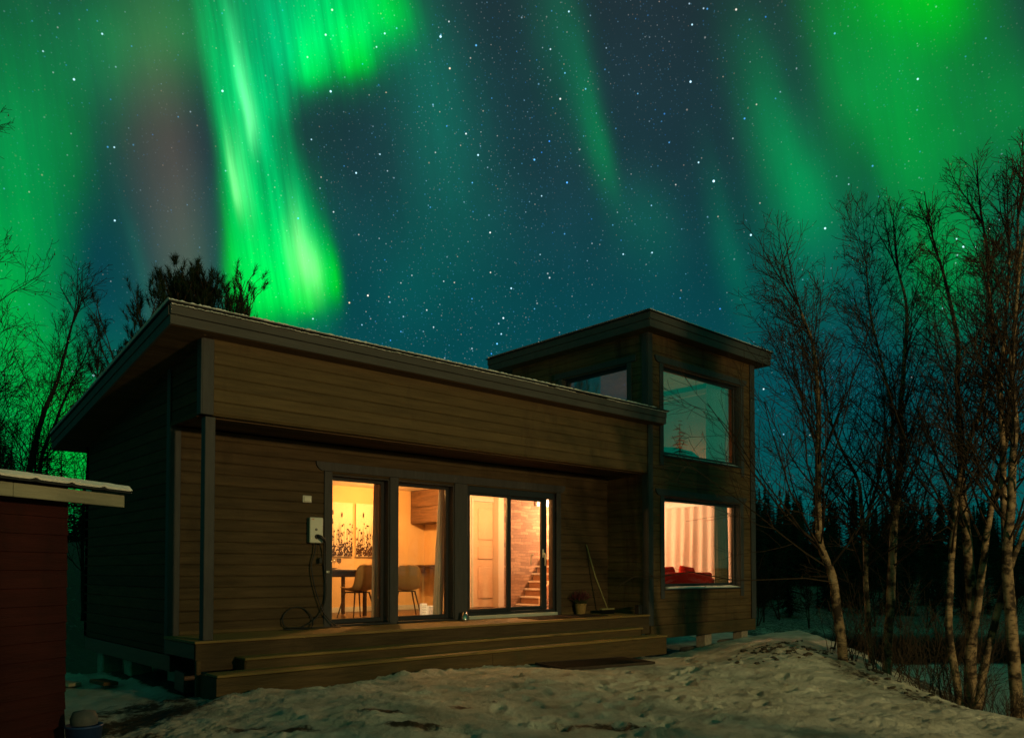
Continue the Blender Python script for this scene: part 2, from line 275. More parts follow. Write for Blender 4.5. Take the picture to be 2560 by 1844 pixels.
def birch():
    m = bpy.data.materials.new('birch_bark'); m.use_nodes = True; t = m.node_tree; L = t.links; b = t.nodes['Principled BSDF']
    b.inputs['Roughness'].default_value = .8; b.inputs['Specular IOR Level'].default_value = .2
    tcn = t.nodes.new('ShaderNodeTexCoord'); mp = t.nodes.new('ShaderNodeMapping'); mp.inputs['Scale'].default_value = (6, 6, 7); L.new(tcn.outputs['Object'], mp.inputs[0])
    n = t.nodes.new('ShaderNodeTexNoise'); n.inputs['Scale'].default_value = 1; n.inputs['Detail'].default_value = 5; n.inputs['Roughness'].default_value = .65; L.new(mp.outputs[0], n.inputs[0])
    r = t.nodes.new('ShaderNodeValToRGB'); e = r.color_ramp.elements
    e[0].position = .43; e[0].color = (.02, .014, .010, 1); e[1].position = .56; e[1].color = (.21, .15, .09, 1)
    x = e.new(.48); x.color = (.10, .07, .045, 1); x = e.new(.8); x.color = (.31, .25, .18, 1)
    L.new(n.outputs[0], r.inputs[0])
    mp2 = t.nodes.new('ShaderNodeMapping'); mp2.inputs['Scale'].default_value = (9, 9, 60); L.new(tcn.outputs['Object'], mp2.inputs[0])
    n2 = t.nodes.new('ShaderNodeTexNoise'); n2.inputs['Scale'].default_value = 1; n2.inputs['Detail'].default_value = 2; L.new(mp2.outputs[0], n2.inputs[0])
    mr = t.nodes.new('ShaderNodeMapRange'); mr.inputs[1].default_value = .62; mr.inputs[2].default_value = .68; L.new(n2.outputs[0], mr.inputs[0])
    mx = t.nodes.new('ShaderNodeMix'); mx.data_type = 'RGBA'; L.new(mr.outputs[0], mx.inputs[0]); L.new(r.outputs[0], mx.inputs[6]); mx.inputs[7].default_value = (.03, .02, .015, 1)
    L.new(mx.outputs[2], b.inputs['Base Color'])
    bp = t.nodes.new('ShaderNodeBump'); bp.inputs['Strength'].default_value = .5; bp.inputs['Distance'].default_value = .02; L.new(n.outputs[0], bp.inputs['Height']); L.new(bp.outputs[0], b.inputs['Normal'])
    return m
BIRCH = birch()
def glassm(name, ior, tint):
    m = bpy.data.materials.new(name); m.use_nodes = True; t = m.node_tree; t.nodes.clear()
    tr = t.nodes.new('ShaderNodeBsdfTransparent'); tr.inputs[0].default_value = (*tint, 1)
    gl = t.nodes.new('ShaderNodeBsdfGlossy'); gl.inputs['Roughness'].default_value = .02
    ge = t.nodes.new('ShaderNodeNewGeometry'); dt = t.nodes.new('ShaderNodeVectorMath'); dt.operation = 'DOT_PRODUCT'; t.links.new(ge.outputs['Incoming'], dt.inputs[0]); t.links.new(ge.outputs['Normal'], dt.inputs[1])
    def M_(op, a, b):
        n = t.nodes.new('ShaderNodeMath'); n.operation = op
        for i, v in enumerate((a, b)):
            if isinstance(v, (int, float)): n.inputs[i].default_value = v
            elif v is not None: t.links.new(v, n.inputs[i])
        return n.outputs[0]
    f0 = ((ior-1)/(ior+1))**2        # Schlick reflectance, the same from both sides of the pane
    fr_ = M_('ADD', M_('MULTIPLY', M_('POWER', M_('SUBTRACT', 1, M_('ABSOLUTE', dt.outputs['Value'], None)), 5), 1-f0), f0)
    mx = t.nodes.new('ShaderNodeMixShader'); o = t.nodes.new('ShaderNodeOutputMaterial')
    t.links.new(fr_, mx.inputs[0]); t.links.new(tr.outputs[0], mx.inputs[1]); t.links.new(gl.outputs[0], mx.inputs[2]); t.links.new(mx.outputs[0], o.inputs[0])
    return m
GLASS = glassm('window_glass', 1.75, (.93, .95, .93)); GLASSD = glassm('coated_window_glass', 4.0, (.9, .95, .93)); GLASS2 = glassm('clear_glass', 2.2, (.95, .95, .95))
def emis(name, col, s):
    m = bpy.data.materials.new(name); m.use_nodes = True; b = m.node_tree.nodes['Principled BSDF']
    b.inputs['Emission Color'].default_value = (*col, 1); b.inputs['Emission Strength'].default_value = s; b.inputs['Base Color'].default_value = (.8, .8, .8, 1); return m
LAMP = emis('lamp_glow', (1, .62, .3), 6)

def stone_mat():
    m = bpy.data.materials.new('slate_cladding'); m.use_nodes = True; t = m.node_tree; L = t.links; b = t.nodes['Principled BSDF']; b.inputs['Roughness'].default_value = .8
    tcn = t.nodes.new('ShaderNodeTexCoord'); mp = t.nodes.new('ShaderNodeMapping'); L.new(tcn.outputs['Object'], mp.inputs[0]); mp.inputs['Rotation'].default_value = (R(-90), 0, 0)
    br = t.nodes.new('ShaderNodeTexBrick'); br.inputs['Scale'].default_value = 1; br.inputs['Brick Width'].default_value = .33; br.inputs['Row Height'].default_value = .062; br.inputs['Mortar Size'].default_value = .0025
    br.offset = .37; br.squash = .7; br.squash_frequency = 3
    br.inputs['Color1'].default_value = (.30, .15, .08, 1); br.inputs['Color2'].default_value = (.62, .36, .20, 1); br.inputs['Mortar'].default_value = (.14, .065, .035, 1); br.inputs['Bias'].default_value = -.3
    nz = t.nodes.new('ShaderNodeTexNoise'); nz.inputs['Scale'].default_value = 3; L.new(tcn.outputs['Object'], nz.inputs[0])
    ad = t.nodes.new('ShaderNodeMixRGB'); ad.blend_type = 'LINEAR_LIGHT'; ad.inputs[0].default_value = .05; L.new(mp.outputs[0], ad.inputs[1]); L.new(nz.outputs['Color'], ad.inputs[2]); L.new(ad.outputs[0], br.inputs[0])
    mx = t.nodes.new('ShaderNodeMixRGB'); mx.blend_type = 'MULTIPLY'; mx.inputs[0].default_value = .5; L.new(br.outputs[0], mx.inputs[1]); 
    n2 = t.nodes.new('ShaderNodeTexNoise'); n2.inputs['Scale'].default_value = 25; L.new(tcn.outputs['Object'], n2.inputs[0]); L.new(n2.outputs[0], mx.inputs[2]); L.new(mx.outputs[0], b.inputs['Base Color'])
    bp = t.nodes.new('ShaderNodeBump'); bp.inputs['Distance'].default_value = .03; bp.inputs['Strength'].default_value = .9; L.new(br.outputs[0], bp.inputs['Height']); L.new(bp.outputs[0], b.inputs['Normal'])
    return m
STONE = stone_mat()
def snow_mat():
    m = bpy.data.materials.new('trodden_snow'); m.use_nodes = True; t = m.node_tree; L = t.links; b = t.nodes['Principled BSDF']
    b.inputs['Roughness'].default_value = .65; b.inputs['Specular IOR Level'].default_value = .25
    tcn = t.nodes.new('ShaderNodeTexCoord')
    def N(s, d=6, r=.6):
        n = t.nodes.new('ShaderNodeTexNoise'); n.inputs['Scale'].default_value = s; n.inputs['Detail'].default_value = d; n.inputs['Roughness'].default_value = r; L.new(tcn.outputs['Object'], n.inputs[0]); return n.outputs[0]
    at = t.nodes.new('ShaderNodeAttribute'); at.attribute_name = 'dirt'
    r = t.nodes.new('ShaderNodeValToRGB'); e = r.color_ramp.elements; e[0].position = .3; e[0].color = (.40, .39, .32, 1); e[1].position = .7; e[1].color = (.80, .79, .70, 1); L.new(N(2.2), r.inputs[0])
    nd = N(7, 8, .75)
    ma = t.nodes.new('ShaderNodeMath'); ma.operation = 'ADD'; L.new(at.outputs['Fac'], ma.inputs[0]); L.new(nd, ma.inputs[1])
    mr = t.nodes.new('ShaderNodeMapRange'); mr.inputs[1].default_value = .84; mr.inputs[2].default_value = 1.02; L.new(ma.outputs[0], mr.inputs[0])
    mx = t.nodes.new('ShaderNodeMix'); mx.data_type = 'RGBA'; L.new(mr.outputs[0], mx.inputs[0]); L.new(r.outputs[0], mx.inputs[6]); mx.inputs[7].default_value = (.055, .042, .026, 1)
    L.new(mx.outputs[2], b.inputs['Base Color'])
    bp = t.nodes.new('ShaderNodeBump'); bp.inputs['Strength'].default_value = 1.0; bp.inputs['Distance'].default_value = .06; L.new(N(16, 10, .78), bp.inputs['Height'])
    bp2 = t.nodes.new('ShaderNodeBump'); bp2.inputs['Strength'].default_value = .8; bp2.inputs['Distance'].default_value = .014; L.new(N(70, 5, .7), bp2.inputs['Height']); L.new(bp.outputs[0], bp2.inputs['Normal'])
    L.new(bp2.outputs[0], b.inputs['Normal'])
    return m
SNOWG = snow_mat()
SNOW = mat('snow_cap', (.72, .72, .70), .7, .2, var=.05, bump=.5, bscale=25)
WATER = mat('river_water', (.004, .006, .007), .08, .5, bump=.08, bscale=3)

# ------------------------------------------------------------------ ground
def sst(a, b, x):
    t = np.clip((x-a)/(b-a), 0, 1); return t*t*(3-2*t)
def hsh(ix, iy, s): 
    v = np.sin(ix*127.1 + iy*311.7 + s*74.7)*43758.5453; return v - np.floor(v)
def vnoise(x, y, s=0):
    ix, iy = np.floor(x), np.floor(y); fx, fy = x-ix, y-iy; fx = fx*fx*(3-2*fx); fy = fy*fy*(3-2*fy)
    return (hsh(ix, iy, s)*(1-fx)+hsh(ix+1, iy, s)*fx)*(1-fy) + (hsh(ix, iy+1, s)*(1-fx)+hsh(ix+1, iy+1, s)*fx)*fy - .5
def fbm(x, y, s=0, o=4, g=.5):
    r = 0*x; a = 1
    for k in range(o): r = r + a*vnoise(x*2**k + 17*k, y*2**k - 9*k, s+k); a *= g
    return r
BANK = [(3.2, -9.5), (4.75, -6.2), (6.0, -4.9), (7.3, -4.0), (8.9, -3.0), (10.6, -1.9), (13.5, .5), (17, 8), (30, 30)]
def bank_s(x, y):        # signed distance beyond the bank edge (positive on the river side)
    best = np.full(x.shape, 1e9); sg = np.zeros(x.shape)
    for (ax, ay), (bx, by) in zip(BANK[:-1], BANK[1:]):
        dx, dy = bx-ax, by-ay; t = np.clip(((x-ax)*dx+(y-ay)*dy)/(dx*dx+dy*dy), 0, 1)
        d = np.hypot(x-ax-t*dx, y-ay-t*dy); s = np.sign((x-ax)*dy - (y-ay)*dx)
        m = d < best; best = np.where(m, d, best); sg = np.where(m, s, sg)
    return best*np.where(sg == 0, 1, sg)
def height(x, y, fine=True):
    x = np.asarray(x, float); y = np.asarray(y, float)
    w = (x+3.26)*FX + (y+8.6)*FY; l = (x+3.26)*FY - (y+8.6)*FX
    s = bank_s(x, y)
    z = -.52 + 0*x
    z = z + .07*np.exp(-((x-2)**2/9 + (y+2.4)**2/2.2))
    z = z - .16*sst(.6, -1.4, x)*sst(-4.5, -1.0, y)
    z = z + .27*np.exp(-(((x-7.7)*.8+(y+2.45)*.6)**2/3.4 + ((x-7.7)*-.6+(y+2.45)*.8)**2/.8))
    z = z + .10*np.exp(-((x-5.6)**2/1.6 + (y+3.3)**2/.5))
    z = z - .30*sst(-.15, .55, y)*sst(7.6, 8.4, x) - .10*sst(0, .5, y)*sst(8, -1, x)
    z = z + .09*fbm(x*.7, y*.7, 3, 3)*(1-.95*sst(12.5, 14, w)*sst(2, 5, l))
    hill = 2.6*sst(15.0, 27, w)*sst(6, 0, l) - .35*sst(11, 13.5, w)*sst(6, 0, l)
    z = z + hill + .25*fbm(x*.35, y*.35, 9, 3)*sst(14, 18, w)*sst(6, 2, l)
    far = np.interp(w, [0, 22, 29.5, 31.2, 33, 45, 47.5, 53, 62, 80, 130, 400], [-2.6, -2.7, -2.78, -2.85, -3.6, -3.6, -2.95, -2.3, -1.2, 1.2, 4.5, 12])
    far = far + .5*fbm(x*.12, y*.12, 5, 3)*sst(46, 54, w) + .06*fbm(x*.6, y*.6, 2, 2)
    b = sst(-.1, 5.0, s); b = np.maximum(b, sst(20, 30, w)*sst(-1, 7, l))
    z = z*(1-b) + far*b
    # small ledge of the bank
    z = z - .22*sst(-.1, .9, s)*(1-b)
    if fine:
        k = sst(26, 12, w)
        z = z + k*(.027*fbm(x*3.1, y*3.1, 11, 5, .68) + .040*np.maximum(0, fbm(x*7.2+y*2, y*5.4, 21, 5, .66)-.06) - .026*np.maximum(0, fbm(x*4.2, y*6.4, 31, 4, .6)-.12))
        mk = np.exp(-(((x-4.95)/.95)**4 + ((y+1.35)/.75)**4)); z = z*(1-mk) + mk*(-.545 + .0*x)
        # ridge of shovelled lumps along the steps
        z = z + .05*np.exp(-(y+.78)**2/.02)*sst(4.5, 2.5, x)*sst(-1.2, .2, x)*(.6+1.2*vnoise(x*7, y*7, 5))
        z = z - .035*np.exp(-(y+.75)**2/.3)*sst(3, 5, x)*sst(8.2, 7.2, x)
    return z
def H(x, y): return float(height(np.array([x]), np.array([y]))[0])
def axis(pts):
    out = []
    for a, b, st in pts: out += list(np.arange(a, b, st))
    return np.array(out)
xs = axis([(-420, -60, 18), (-60, -12, 2.4), (-12, -3, .3), (-3, 9.5, .024), (9.5, 16, .16), (16, 60, 1.4), (60, 430, 18)])
ys = axis([(-420, -40, 20), (-40, -9, 1.4), (-9, -6.6, .12), (-6.6, .2, .024), (.2, 6, .16), (6, 30, .8), (30, 90, 2), (90, 430, 18)])
X, Y = np.meshgrid(xs, ys); Z = height(X, Y)
# boot prints
fr = random.Random(4)
prints = []
def walk(x, y, a, n):
    for i in range(n):
        sd_ = .11*(1 if i % 2 else -1); prints.append((x - math.sin(a)*sd_, y + math.cos(a)*sd_, a + fr.uniform(-.15, .15)))
        x += math.cos(a)*fr.uniform(.45, .6); y += math.sin(a)*fr.uniform(.45, .6); a += fr.uniform(-.15, .15)
walk(1.0, -5.6, .9, 9); walk(2.6, -5.4, 1.2, 9); walk(.2, -4.2, .5, 14); walk(5.6, -1.1, -2.3, 12); walk(3.0, -1.3, -2.0, 10); walk(6.3, -2.0, -2.6, 14); walk(4.8, -4.6, 1.9, 8); walk(0.4, -1.6, -.4, 12); walk(2.2, -3.3, .1, 9)
walk(-.6, -2.0, -.9, 9); walk(4.2, -3.2, .5, 7); walk(1.6, -4.8, .2, 8)
for px_, py_, a in prints:
    m = (abs(X-px_) < .35) & (abs(Y-py_) < .35)
    u = (X[m]-px_)*math.cos(a) + (Y[m]-py_)*math.sin(a); v = -(X[m]-px_)*math.sin(a) + (Y[m]-py_)*math.cos(a)
    rr = np.sqrt((u/.15)**2 + (v/.062)**2)
    Z[m] += -.026*sst(1.2, .75, rr) + .008*np.exp(-((rr-1.35)/.22)**2)
nx, ny = len(xs), len(ys)
me = bpy.data.meshes.new('snowy_ground')
idx = np.arange(nx*ny).reshape(ny, nx)
quads = np.stack([idx[:-1, :-1], idx[:-1, 1:], idx[1:, 1:], idx[1:, :-1]], -1).reshape(-1, 4)
me.vertices.add(nx*ny); me.vertices.foreach_set('co', np.stack([X, Y, Z], -1).astype(np.float32).ravel())
me.loops.add(quads.size); me.loops.foreach_set('vertex_index', quads.astype(np.int32).ravel())
me.polygons.add(len(quads)); me.polygons.foreach_set('loop_start', np.arange(0, quads.size, 4, dtype=np.int32)); me.polygons.foreach_set('loop_total', np.full(len(quads), 4, dtype=np.int32))
me.polygons.foreach_set('use_smooth', np.ones(len(quads), dtype=bool)); me.update()
# bare, trampled and gritty patches
D = np.zeros(X.shape)
for cx, cy, rx, ry, a, amt in ((7.0, -2.9, .7, .35, .5, .36), (0.516, -2.777, 0.16, 0.07, -.75, 0.6), (0.421, -3.353, 0.2, 0.08, -.75, 0.55), (0.351, -3.824, 0.2, 0.08, -.75, 0.5), (1.204, -2.975, 0.12, 0.06, -.75, 0.5), (-0.322, -2.851, 0.18, 0.08, -.75, 0.5), (-0.539, -2.347, 0.2, 0.08, -.75, 0.5), (1.616, -3.001, 0.12, 0.05, -.75, 0.4), (4.837, -1.456, 0.5, 0.12, -.75, 0.25),  (1.75, -4.3, .4, .12, -.7, .5), (3.4, -2.1, .6, .2, .2, .3),
      (6.9, -3.05, .8, .35, .5, .34), (6.2, -4.3, .9, .25, .8, .40), (5.3, -5.4, .7, .2, .9, .42), (-.8, -.7, .7, .35, .2, .55), (-.5, .2, .6, .5, .2, .5), (-1.3, -1.6, .4, .2, .2, .45), (9.6, .6, 1.6, 1.0, .3, .35)):
    amt *= 1.15; rx *= 1.7; ry *= 1.9; u = (X-cx)*math.cos(a)+(Y-cy)*math.sin(a); v = -(X-cx)*math.sin(a)+(Y-cy)*math.cos(a)
    D = np.maximum(D, amt*np.exp(-(u/rx)**2-(v/ry)**2))
S = bank_s(X, Y); w_ = (X+3.26)*FX + (Y+8.6)*FY
D = np.maximum(D, .50*sst(.1, .8, S)*sst(24, 14, w_)); D = np.maximum(D, .46*sst(46, 48, w_)*sst(90, 56, w_)); D = np.maximum(D, .7*sst(62, 80, w_))
l_ = (X+3.26)*FY - (Y+8.6)*FX
D = np.maximum(D, .16*sst(13, 15, w_)*sst(2, -1, l_)); D = np.maximum(D, .62*np.exp(-((w_-16.2)/.45)**2)*sst(2, -1, l_))
D = np.maximum(D, .7*sst(29.4, 30.6, w_)*sst(2, 6, l_)*sst(48, 46.5, w_))
D = np.maximum(D, .62*sst(.15, .5, Y)*sst(-.1, .1, X)*sst(8, 7.5, X))
at = me.attributes.new('dirt', 'FLOAT', 'POINT'); at.data.foreach_set('value', D.astype(np.float32).ravel())
me.materials.append(SNOWG)
go = bpy.data.objects.new('snowy_ground', me); C.objects.link(go); tag(go, kind='structure')
rv = MB(); rv.add([(14, -30, -3.0), (120, -30, -3.0), (120, 90, -3.0), (14, 90, -3.0)], [(0, 1, 2, 3)])
tag(rv.obj('river_water', WATER), kind='structure')

# ------------------------------------------------------------------ wall maker
def logwall(name, m, parent, axis, plane, thick, a0, a1, z0, z1, holes=(), course=.138, zoff=0, top=None, back=1):
    """boards stacked along z; wall runs along x (axis 0) at y=plane or along y (axis 1) at x=plane; outer face at plane, body goes +thick"""
    mb = MB(); k0 = math.floor((z0-zoff)/course)
    z = zoff + k0*course
    while z < z1 - 1e-6:
        za, zb = max(z, z0), min(z+course, z1); z += course
        if zb-za < .004: continue
        cuts = sorted({za, zb, *[h[i] for h in holes for i in (2, 3) if za < h[i] < zb]})
        for c0, c1 in zip(cuts[:-1], cuts[1:]):
            mid = (c0+c1)/2; e = a1 if top is None else min(a1, top(c0)); spans = [(a0, e)] if e > a0 else []
            for h in holes:
                if h[2] < mid < h[3]:
                    ns = []
                    for p, q_ in spans:
                        if h[0] > p: ns.append((p, min(q_, h[0])))
                        if h[1] < q_: ns.append((max(p, h[1]), q_))
                    spans = [x_ for x_ in ns if x_[1]-x_[0] > .002]
            g0 = .011 if c0 == za else 0; g1 = .011 if c1 == zb else 0
            t = thick
            for p, q_ in spans:
                prof = [(t, c0), (t, c1), (.012 if g1 else 0, c1), (0, c1-g1), (0, c0+g0), (.012 if g0 else 0, c0)]
                cl = []
                for x_ in prof:
                    if not cl or abs(x_[0]-cl[-1][0])+abs(x_[1]-cl[-1][1]) > 1e-6: cl.append(x_)
                if axis == 0: mb.prism([(plane+d*back, zz) for d, zz in cl], p, q_, 0)
                else: mb.prism([(zz, plane+d*back) for d, zz in cl], p, q_, 1)
    return mb.obj(name, m, parent)

# ------------------------------------------------------------------ the house
HOUSE = thing('wooden_house', 'brown log clad house with sloping roof, covered porch, lit windows and square tower', 'house', (0, 0, 0))
soffz = lambda y: 3.325 - .15*(y+.167)
ztop = lambda z: (3.325 - z)/.15 - .167 + .3
WY = .934; TX = 7.7516; TR = 11.2; BK = 4.55; TB = 3.52
# door / window openings in the recessed front wall: x0,x1,z0,z1
holes = [(2.10, 3.03, .03, 2.06), (3.18, 4.20, .03, 2.06), (4.45, 6.42, .03, 2.08)]
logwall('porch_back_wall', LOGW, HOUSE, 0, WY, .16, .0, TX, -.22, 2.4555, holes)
logwall('upper_front_wall', LOG, HOUSE, 0, 0, .12, .115, TX-.0, 2.4555, 3.33, zoff=2.4555+.02)
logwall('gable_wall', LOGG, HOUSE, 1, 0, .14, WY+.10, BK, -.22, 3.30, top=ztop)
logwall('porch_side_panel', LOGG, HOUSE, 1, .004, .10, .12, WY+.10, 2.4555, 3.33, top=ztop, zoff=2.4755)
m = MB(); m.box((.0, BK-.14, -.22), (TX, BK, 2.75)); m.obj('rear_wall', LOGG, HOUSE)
# porch ceiling and inner lining
m = MB(); m.box((.02, .12, 2.47), (TX, WY, 2.53)); m.box((.11, .1, 2.44), (TX-.0, .125, 2.4665)); m.obj('porch_ceiling', SOFF, HOUSE)
# roof of the main part
rf = MB()
def slab(mb, x0, x1, y0, y1, b, t, sl=.15, yr=-.167):
    zb = lambda y: b - sl*(y-yr); zt = lambda y: t - sl*(y-yr)
    mb.add([(x0,y0,zb(y0)),(x1,y0,zb(y0)),(x1,y1,zb(y1)),(x0,y1,zb(y1)),(x0,y0,zt(y0)),(x1,y0,zt(y0)),(x1,y1,zt(y1)),(x0,y1,zt(y1))],
           [(0,3,2,1),(4,5,6,7),(0,1,5,4),(1,2,6,5),(2,3,7,6),(3,0,4,7)])
slab(rf, -.375, TX-.003, -.14, 4.84, 3.325, 3.50); slab(rf, TX-.003, 8.03, -.14, -.055, 3.325, 3.50)
roof = rf.obj('main_roof', SOFF, HOUSE)
f = MB()   # fascia boards: two boards with a step between them
for a, b_, o in ((3.325, 3.425, 0), (3.429, 3.525, -.012)):
    f.bbox((-.402, -.167+o, a), (8.055, -.142+o, b_), .004)
    for y0, y1 in ((-.14+o, 4.865),):
        slab(f, -.402+o, -.377+o, -.142, y1, a, b_)
f.bbox((8.03, -.1415, 3.325), (8.055, -.05, 3.5), .004)
slab(f, -.375, TX, 4.842, 4.866, 3.325, 3.525)
f.obj('fascia', FASC, roof)
f = MB(); slab(f, -.43, TX, -.21, 4.89, 3.540, 3.556); slab(f, TX, 8.085, -.21, -.004, 3.540, 3.556); f.obj('roof_sheet', ROOF, roof)
# thin ragged snow on the roof: top sheet and the line lying on the fascia lip
def raggedsnow(x0, x1, y0, zb, ext, th, seed, sl=.15, amp=.02, n=400, gaps=()):
    q_ = random.Random(seed); vs = []; fs = []; v = 0
    for i in range(n+1):
        x = x0 + (x1-x0)*i/n; v = v*.7 + q_.uniform(-1, 1)*amp; g = 1 + 0*x
        t = th*(1+.35*q_.uniform(-1, 1)); 
        for a, b2 in gaps:
            if a < x < b2: t = .002
        yf = y0 + v
        vs += [(x, yf, zb - sl*(yf-y0)), (x, yf+.004, zb+t*.6), (x, yf+.03, zb+t - sl*.03), (x, y0+ext, zb+t - sl*ext), (x, y0+ext, zb - sl*ext)]
    for i in range(n):
        for j in range(4): fs.append((i*5+j, i*5+5+j, i*5+6+j, i*5+j+1))
    mb = MB(); mb.add(vs, fs); return mb
a_ = raggedsnow(-.43, TX-.02, -.205, 3.557, 5.05, .030, 2, amp=.004)
b_ = raggedsnow(TX-.02, 8.08, -.195, 3.557, .17, .014, 3, amp=.004); a_.add(b_.v, b_.f)
c_ = raggedsnow(-.40, 8.05, -.198, 3.5255, .045, .014, 5, amp=.007, n=700, gaps=((5.1, 5.25), (5.7, 6.45))); a_.add(c_.v, c_.f)
a_.obj('roof_snow', SNOW, roof)
# trim boards
m = MB(); m.bbox((-.008, -.022, 2.4555), (.122, .0, 3.29)); m.bbox((-.022, -.02, 2.4555), (-.0, .10, 3.285)); m.obj('corner_board', TRIM, HOUSE)
m = MB(); m.bbox((-.022, WY-.022, -.22), (.11, WY-.001, 2.4555)); m.bbox((-.022, WY, -.22), (-.001, WY+.10, 3.13)); m.obj('corner_board', TRIM, HOUSE)
m = MB(); m.bbox((-.02, .10, 2.44), (.005, WY-.03, 2.50)); m.obj('panel_edge_board', LOGG, HOUSE)
m = MB(); m.bbox((.038, .0, .0), (.152, .115, 2.44)); m.obj('porch_post', TRIM, HOUSE)
m = MB(); m.bbox((.11, WY-.018, 0), (2.0, WY-.001, .045)); m.obj('skirting_board', LOG, HOUSE); m = MB(); m.bbox((6.53, WY-.018, 0), (TX, WY-.001, .045)); m.obj('skirting_board', LOG, HOUSE)
# common head trim with shaped ends, jamb trims
def headtrim(mb, x0, x1, z0, z1, y, t=.024):
    h = z1-z0
    prof = [(x0, z1), (x0+.004, z1-h*.30), (x0+.014, z1-h*.52), (x0+.034, z1-h*.74), (x0+.062, z1-h*.92), (x0+.085, z0), (x1-.085, z0), (x1-.062, z1-h*.92), (x1-.034, z1-h*.74), (x1-.014, z1-h*.52), (x1-.004, z1-h*.30), (x1, z1)]
    mb.prism([(z, x) for x, z in prof], y-t, y, 1)
m = MB(); headtrim(m, 1.865, 6.62, 2.095, 2.212, WY-.002, .028); m.bbox((1.99, WY-.022, .0), (2.112, WY-.002, 2.093)); m.bbox((3.03, WY-.022, .0), (3.178, WY-.002, 2.093)); m.bbox((4.20, WY-.022, .0), (4.452, WY-.002, 2.093)); m.bbox((6.41, WY-.022, .0), (6.52, WY-.002, 2.093))
m.obj('opening_trim', TRIM, HOUSE)

def window(parent, axis, plane, a0, a1, z0, z1, rec=.11, fw=.06, back=1, sill=True, snow=0, glass=GLASS, bottom=None, name='window'):
    """recessed frame with pane; axis 0: wall along x, axis 1: wall along y"""
    def B(mb, p0, p1, d0, d1, q0, q1, c=.004):
        lo = plane + min(d0*back, d1*back); hi = plane + max(d0*back, d1*back)
        if axis == 0: mb.bbox((p0, lo, q0), (p1, hi, q1), c)
        else: mb.bbox((lo, p0, q0), (hi, p1, q1), c)
    fr_ = MB(); bt = bottom or fw
    B(fr_, a0, a0+fw, rec, rec+.05, z0, z1); B(fr_, a1-fw, a1, rec, rec+.05, z0, z1)
    B(fr_, a0+fw, a1-fw, rec+.001, rec+.049, z0, z0+bt); B(fr_, a0+fw, a1-fw, rec+.001, rec+.049, z1-fw, z1)
    w = fr_.obj(name, DFRAME, parent)
    rv_ = MB(); B(rv_, a0-.002, a0+.014, .002, rec, z0+.0, z1, .002); B(rv_, a1-.014, a1+.002, .002, rec, z0, z1, .002); B(rv_, a0+.014, a1-.014, .002, rec, z1-.014, z1+.002, .002)
    B(rv_, a0-.002, a0+.012, rec+.05, .17, z0, z1, .002); B(rv_, a1-.012, a1+.002, rec+.05, .17, z0, z1, .002)
    rv_.obj('reveal', TRIM, w)
    pn = MB(); B(pn, a0+fw-.004, a1-fw+.004, rec+.022, rec+.028, z0+bt-.004, z1-fw+.004, .001); pn.obj('pane', glass, w)
    if sill:
        s_ = MB(); B(s_, a0-.02, a1+.02, -.045, rec, z0-.03, z0-.004); s_.obj('sill', DFRAME, w)
        if snow:
            s2 = MB(); n = 60; q_ = random.Random(3)
            vs = []; fs = []
            for i in range(n+1):
                a = a0+.02+(a1-a0-.05)*i/n; t = snow*(.8+.3*q_.random())*min(1, i/4, (n-i)/6+.05)
                for d, zz in ((-.03, 0), (-.02, t*.8), (rec*.5, t), (rec-.002, t*.9)):
                    p = plane+d*back; vs.append((a, p, z0-.004+zz) if axis == 0 else (p, a, z0-.004+zz))
            for i in range(n):
                for j in range(3): fs.append((i*4+j, i*4+4+j, i*4+5+j, i*4+j+1))
            s2.add(vs, fs).obj('sill_snow', SNOW, w)
    return w
window(HOUSE, 0, WY, 2.112, 3.03, .035, 2.055, rec=.12, fw=.062, sill=True)
window(HOUSE, 0, WY, 3.178, 4.20, .035, 2.055, rec=.12, fw=.062, sill=True)
# sliding glass door: fixed light at the left, sliding leaf at the right, pale threshold
d = MB()
d.bbox((4.452, WY+.02, .035), (4.512, WY+.13, 2.08)); d.bbox((6.36, WY+.02, .035), (6.41, WY+.13, 2.08)); d.bbox((4.512, WY+.021, 1.975), (6.36, WY+.129, 2.079)); d.bbox((4.512, WY+.021, .06), (6.36, WY+.129, .105))
door = d.obj('sliding_door', DFRAME, HOUSE)
def leaf(x0, x1, y, z0, z1, fl, fr2, ft, fb_):
    q_ = MB(); q_.bbox((x0, y, z0), (x0+fl, y+.045, z1)); q_.bbox((x1-fr2, y, z0), (x1, y+.045, z1)); q_.bbox((x0+fl, y+.001, z0), (x1-fr2, y+.044, z0+fb_)); q_.bbox((x0+fl, y+.001, z1-ft), (x1-fr2, y+.044, z1))
    l = q_.obj('door_leaf', DFRAME, door)
    g = MB(); g.box((x0+fl-.003, y+.02, z0+fb_-.003), (x1-fr2+.003, y+.026, z1-ft+.003)); g.obj('pane', GLASS, l); return l
leaf(4.512, 5.40, WY+.025, .105, 1.975, .028, .085, .04, .055)
leaf(5.36, 6.27, WY+.078, .106, 1.974, .085, .13, .05, .06)
h = MB(); h.tube([(6.175, WY+.078, 1.05), (6.175, WY+.03, 1.05), (6.175, WY+.022, 1.04), (6.175, WY+.022, .84)], .010, 8); h.bbox((6.16, WY+.066, .98), (6.19, WY+.079, 1.12)); h.obj('door_handle', BRASS, door, True)
h = MB(); h.tube([(5.975, WY+.10, 1.03), (5.975, WY+.16, 1.03), (5.975, WY+.165, .86)], .009, 8); h.obj('inner_handle', BRASS, door, True)
m = MB(); m.bbox((4.46, WY-.055, .004), (6.40, WY+.06, .058)); m.obj('threshold', mat('galvanised_sill', (.42, .46, .42), .45, .4, var=.1), door)

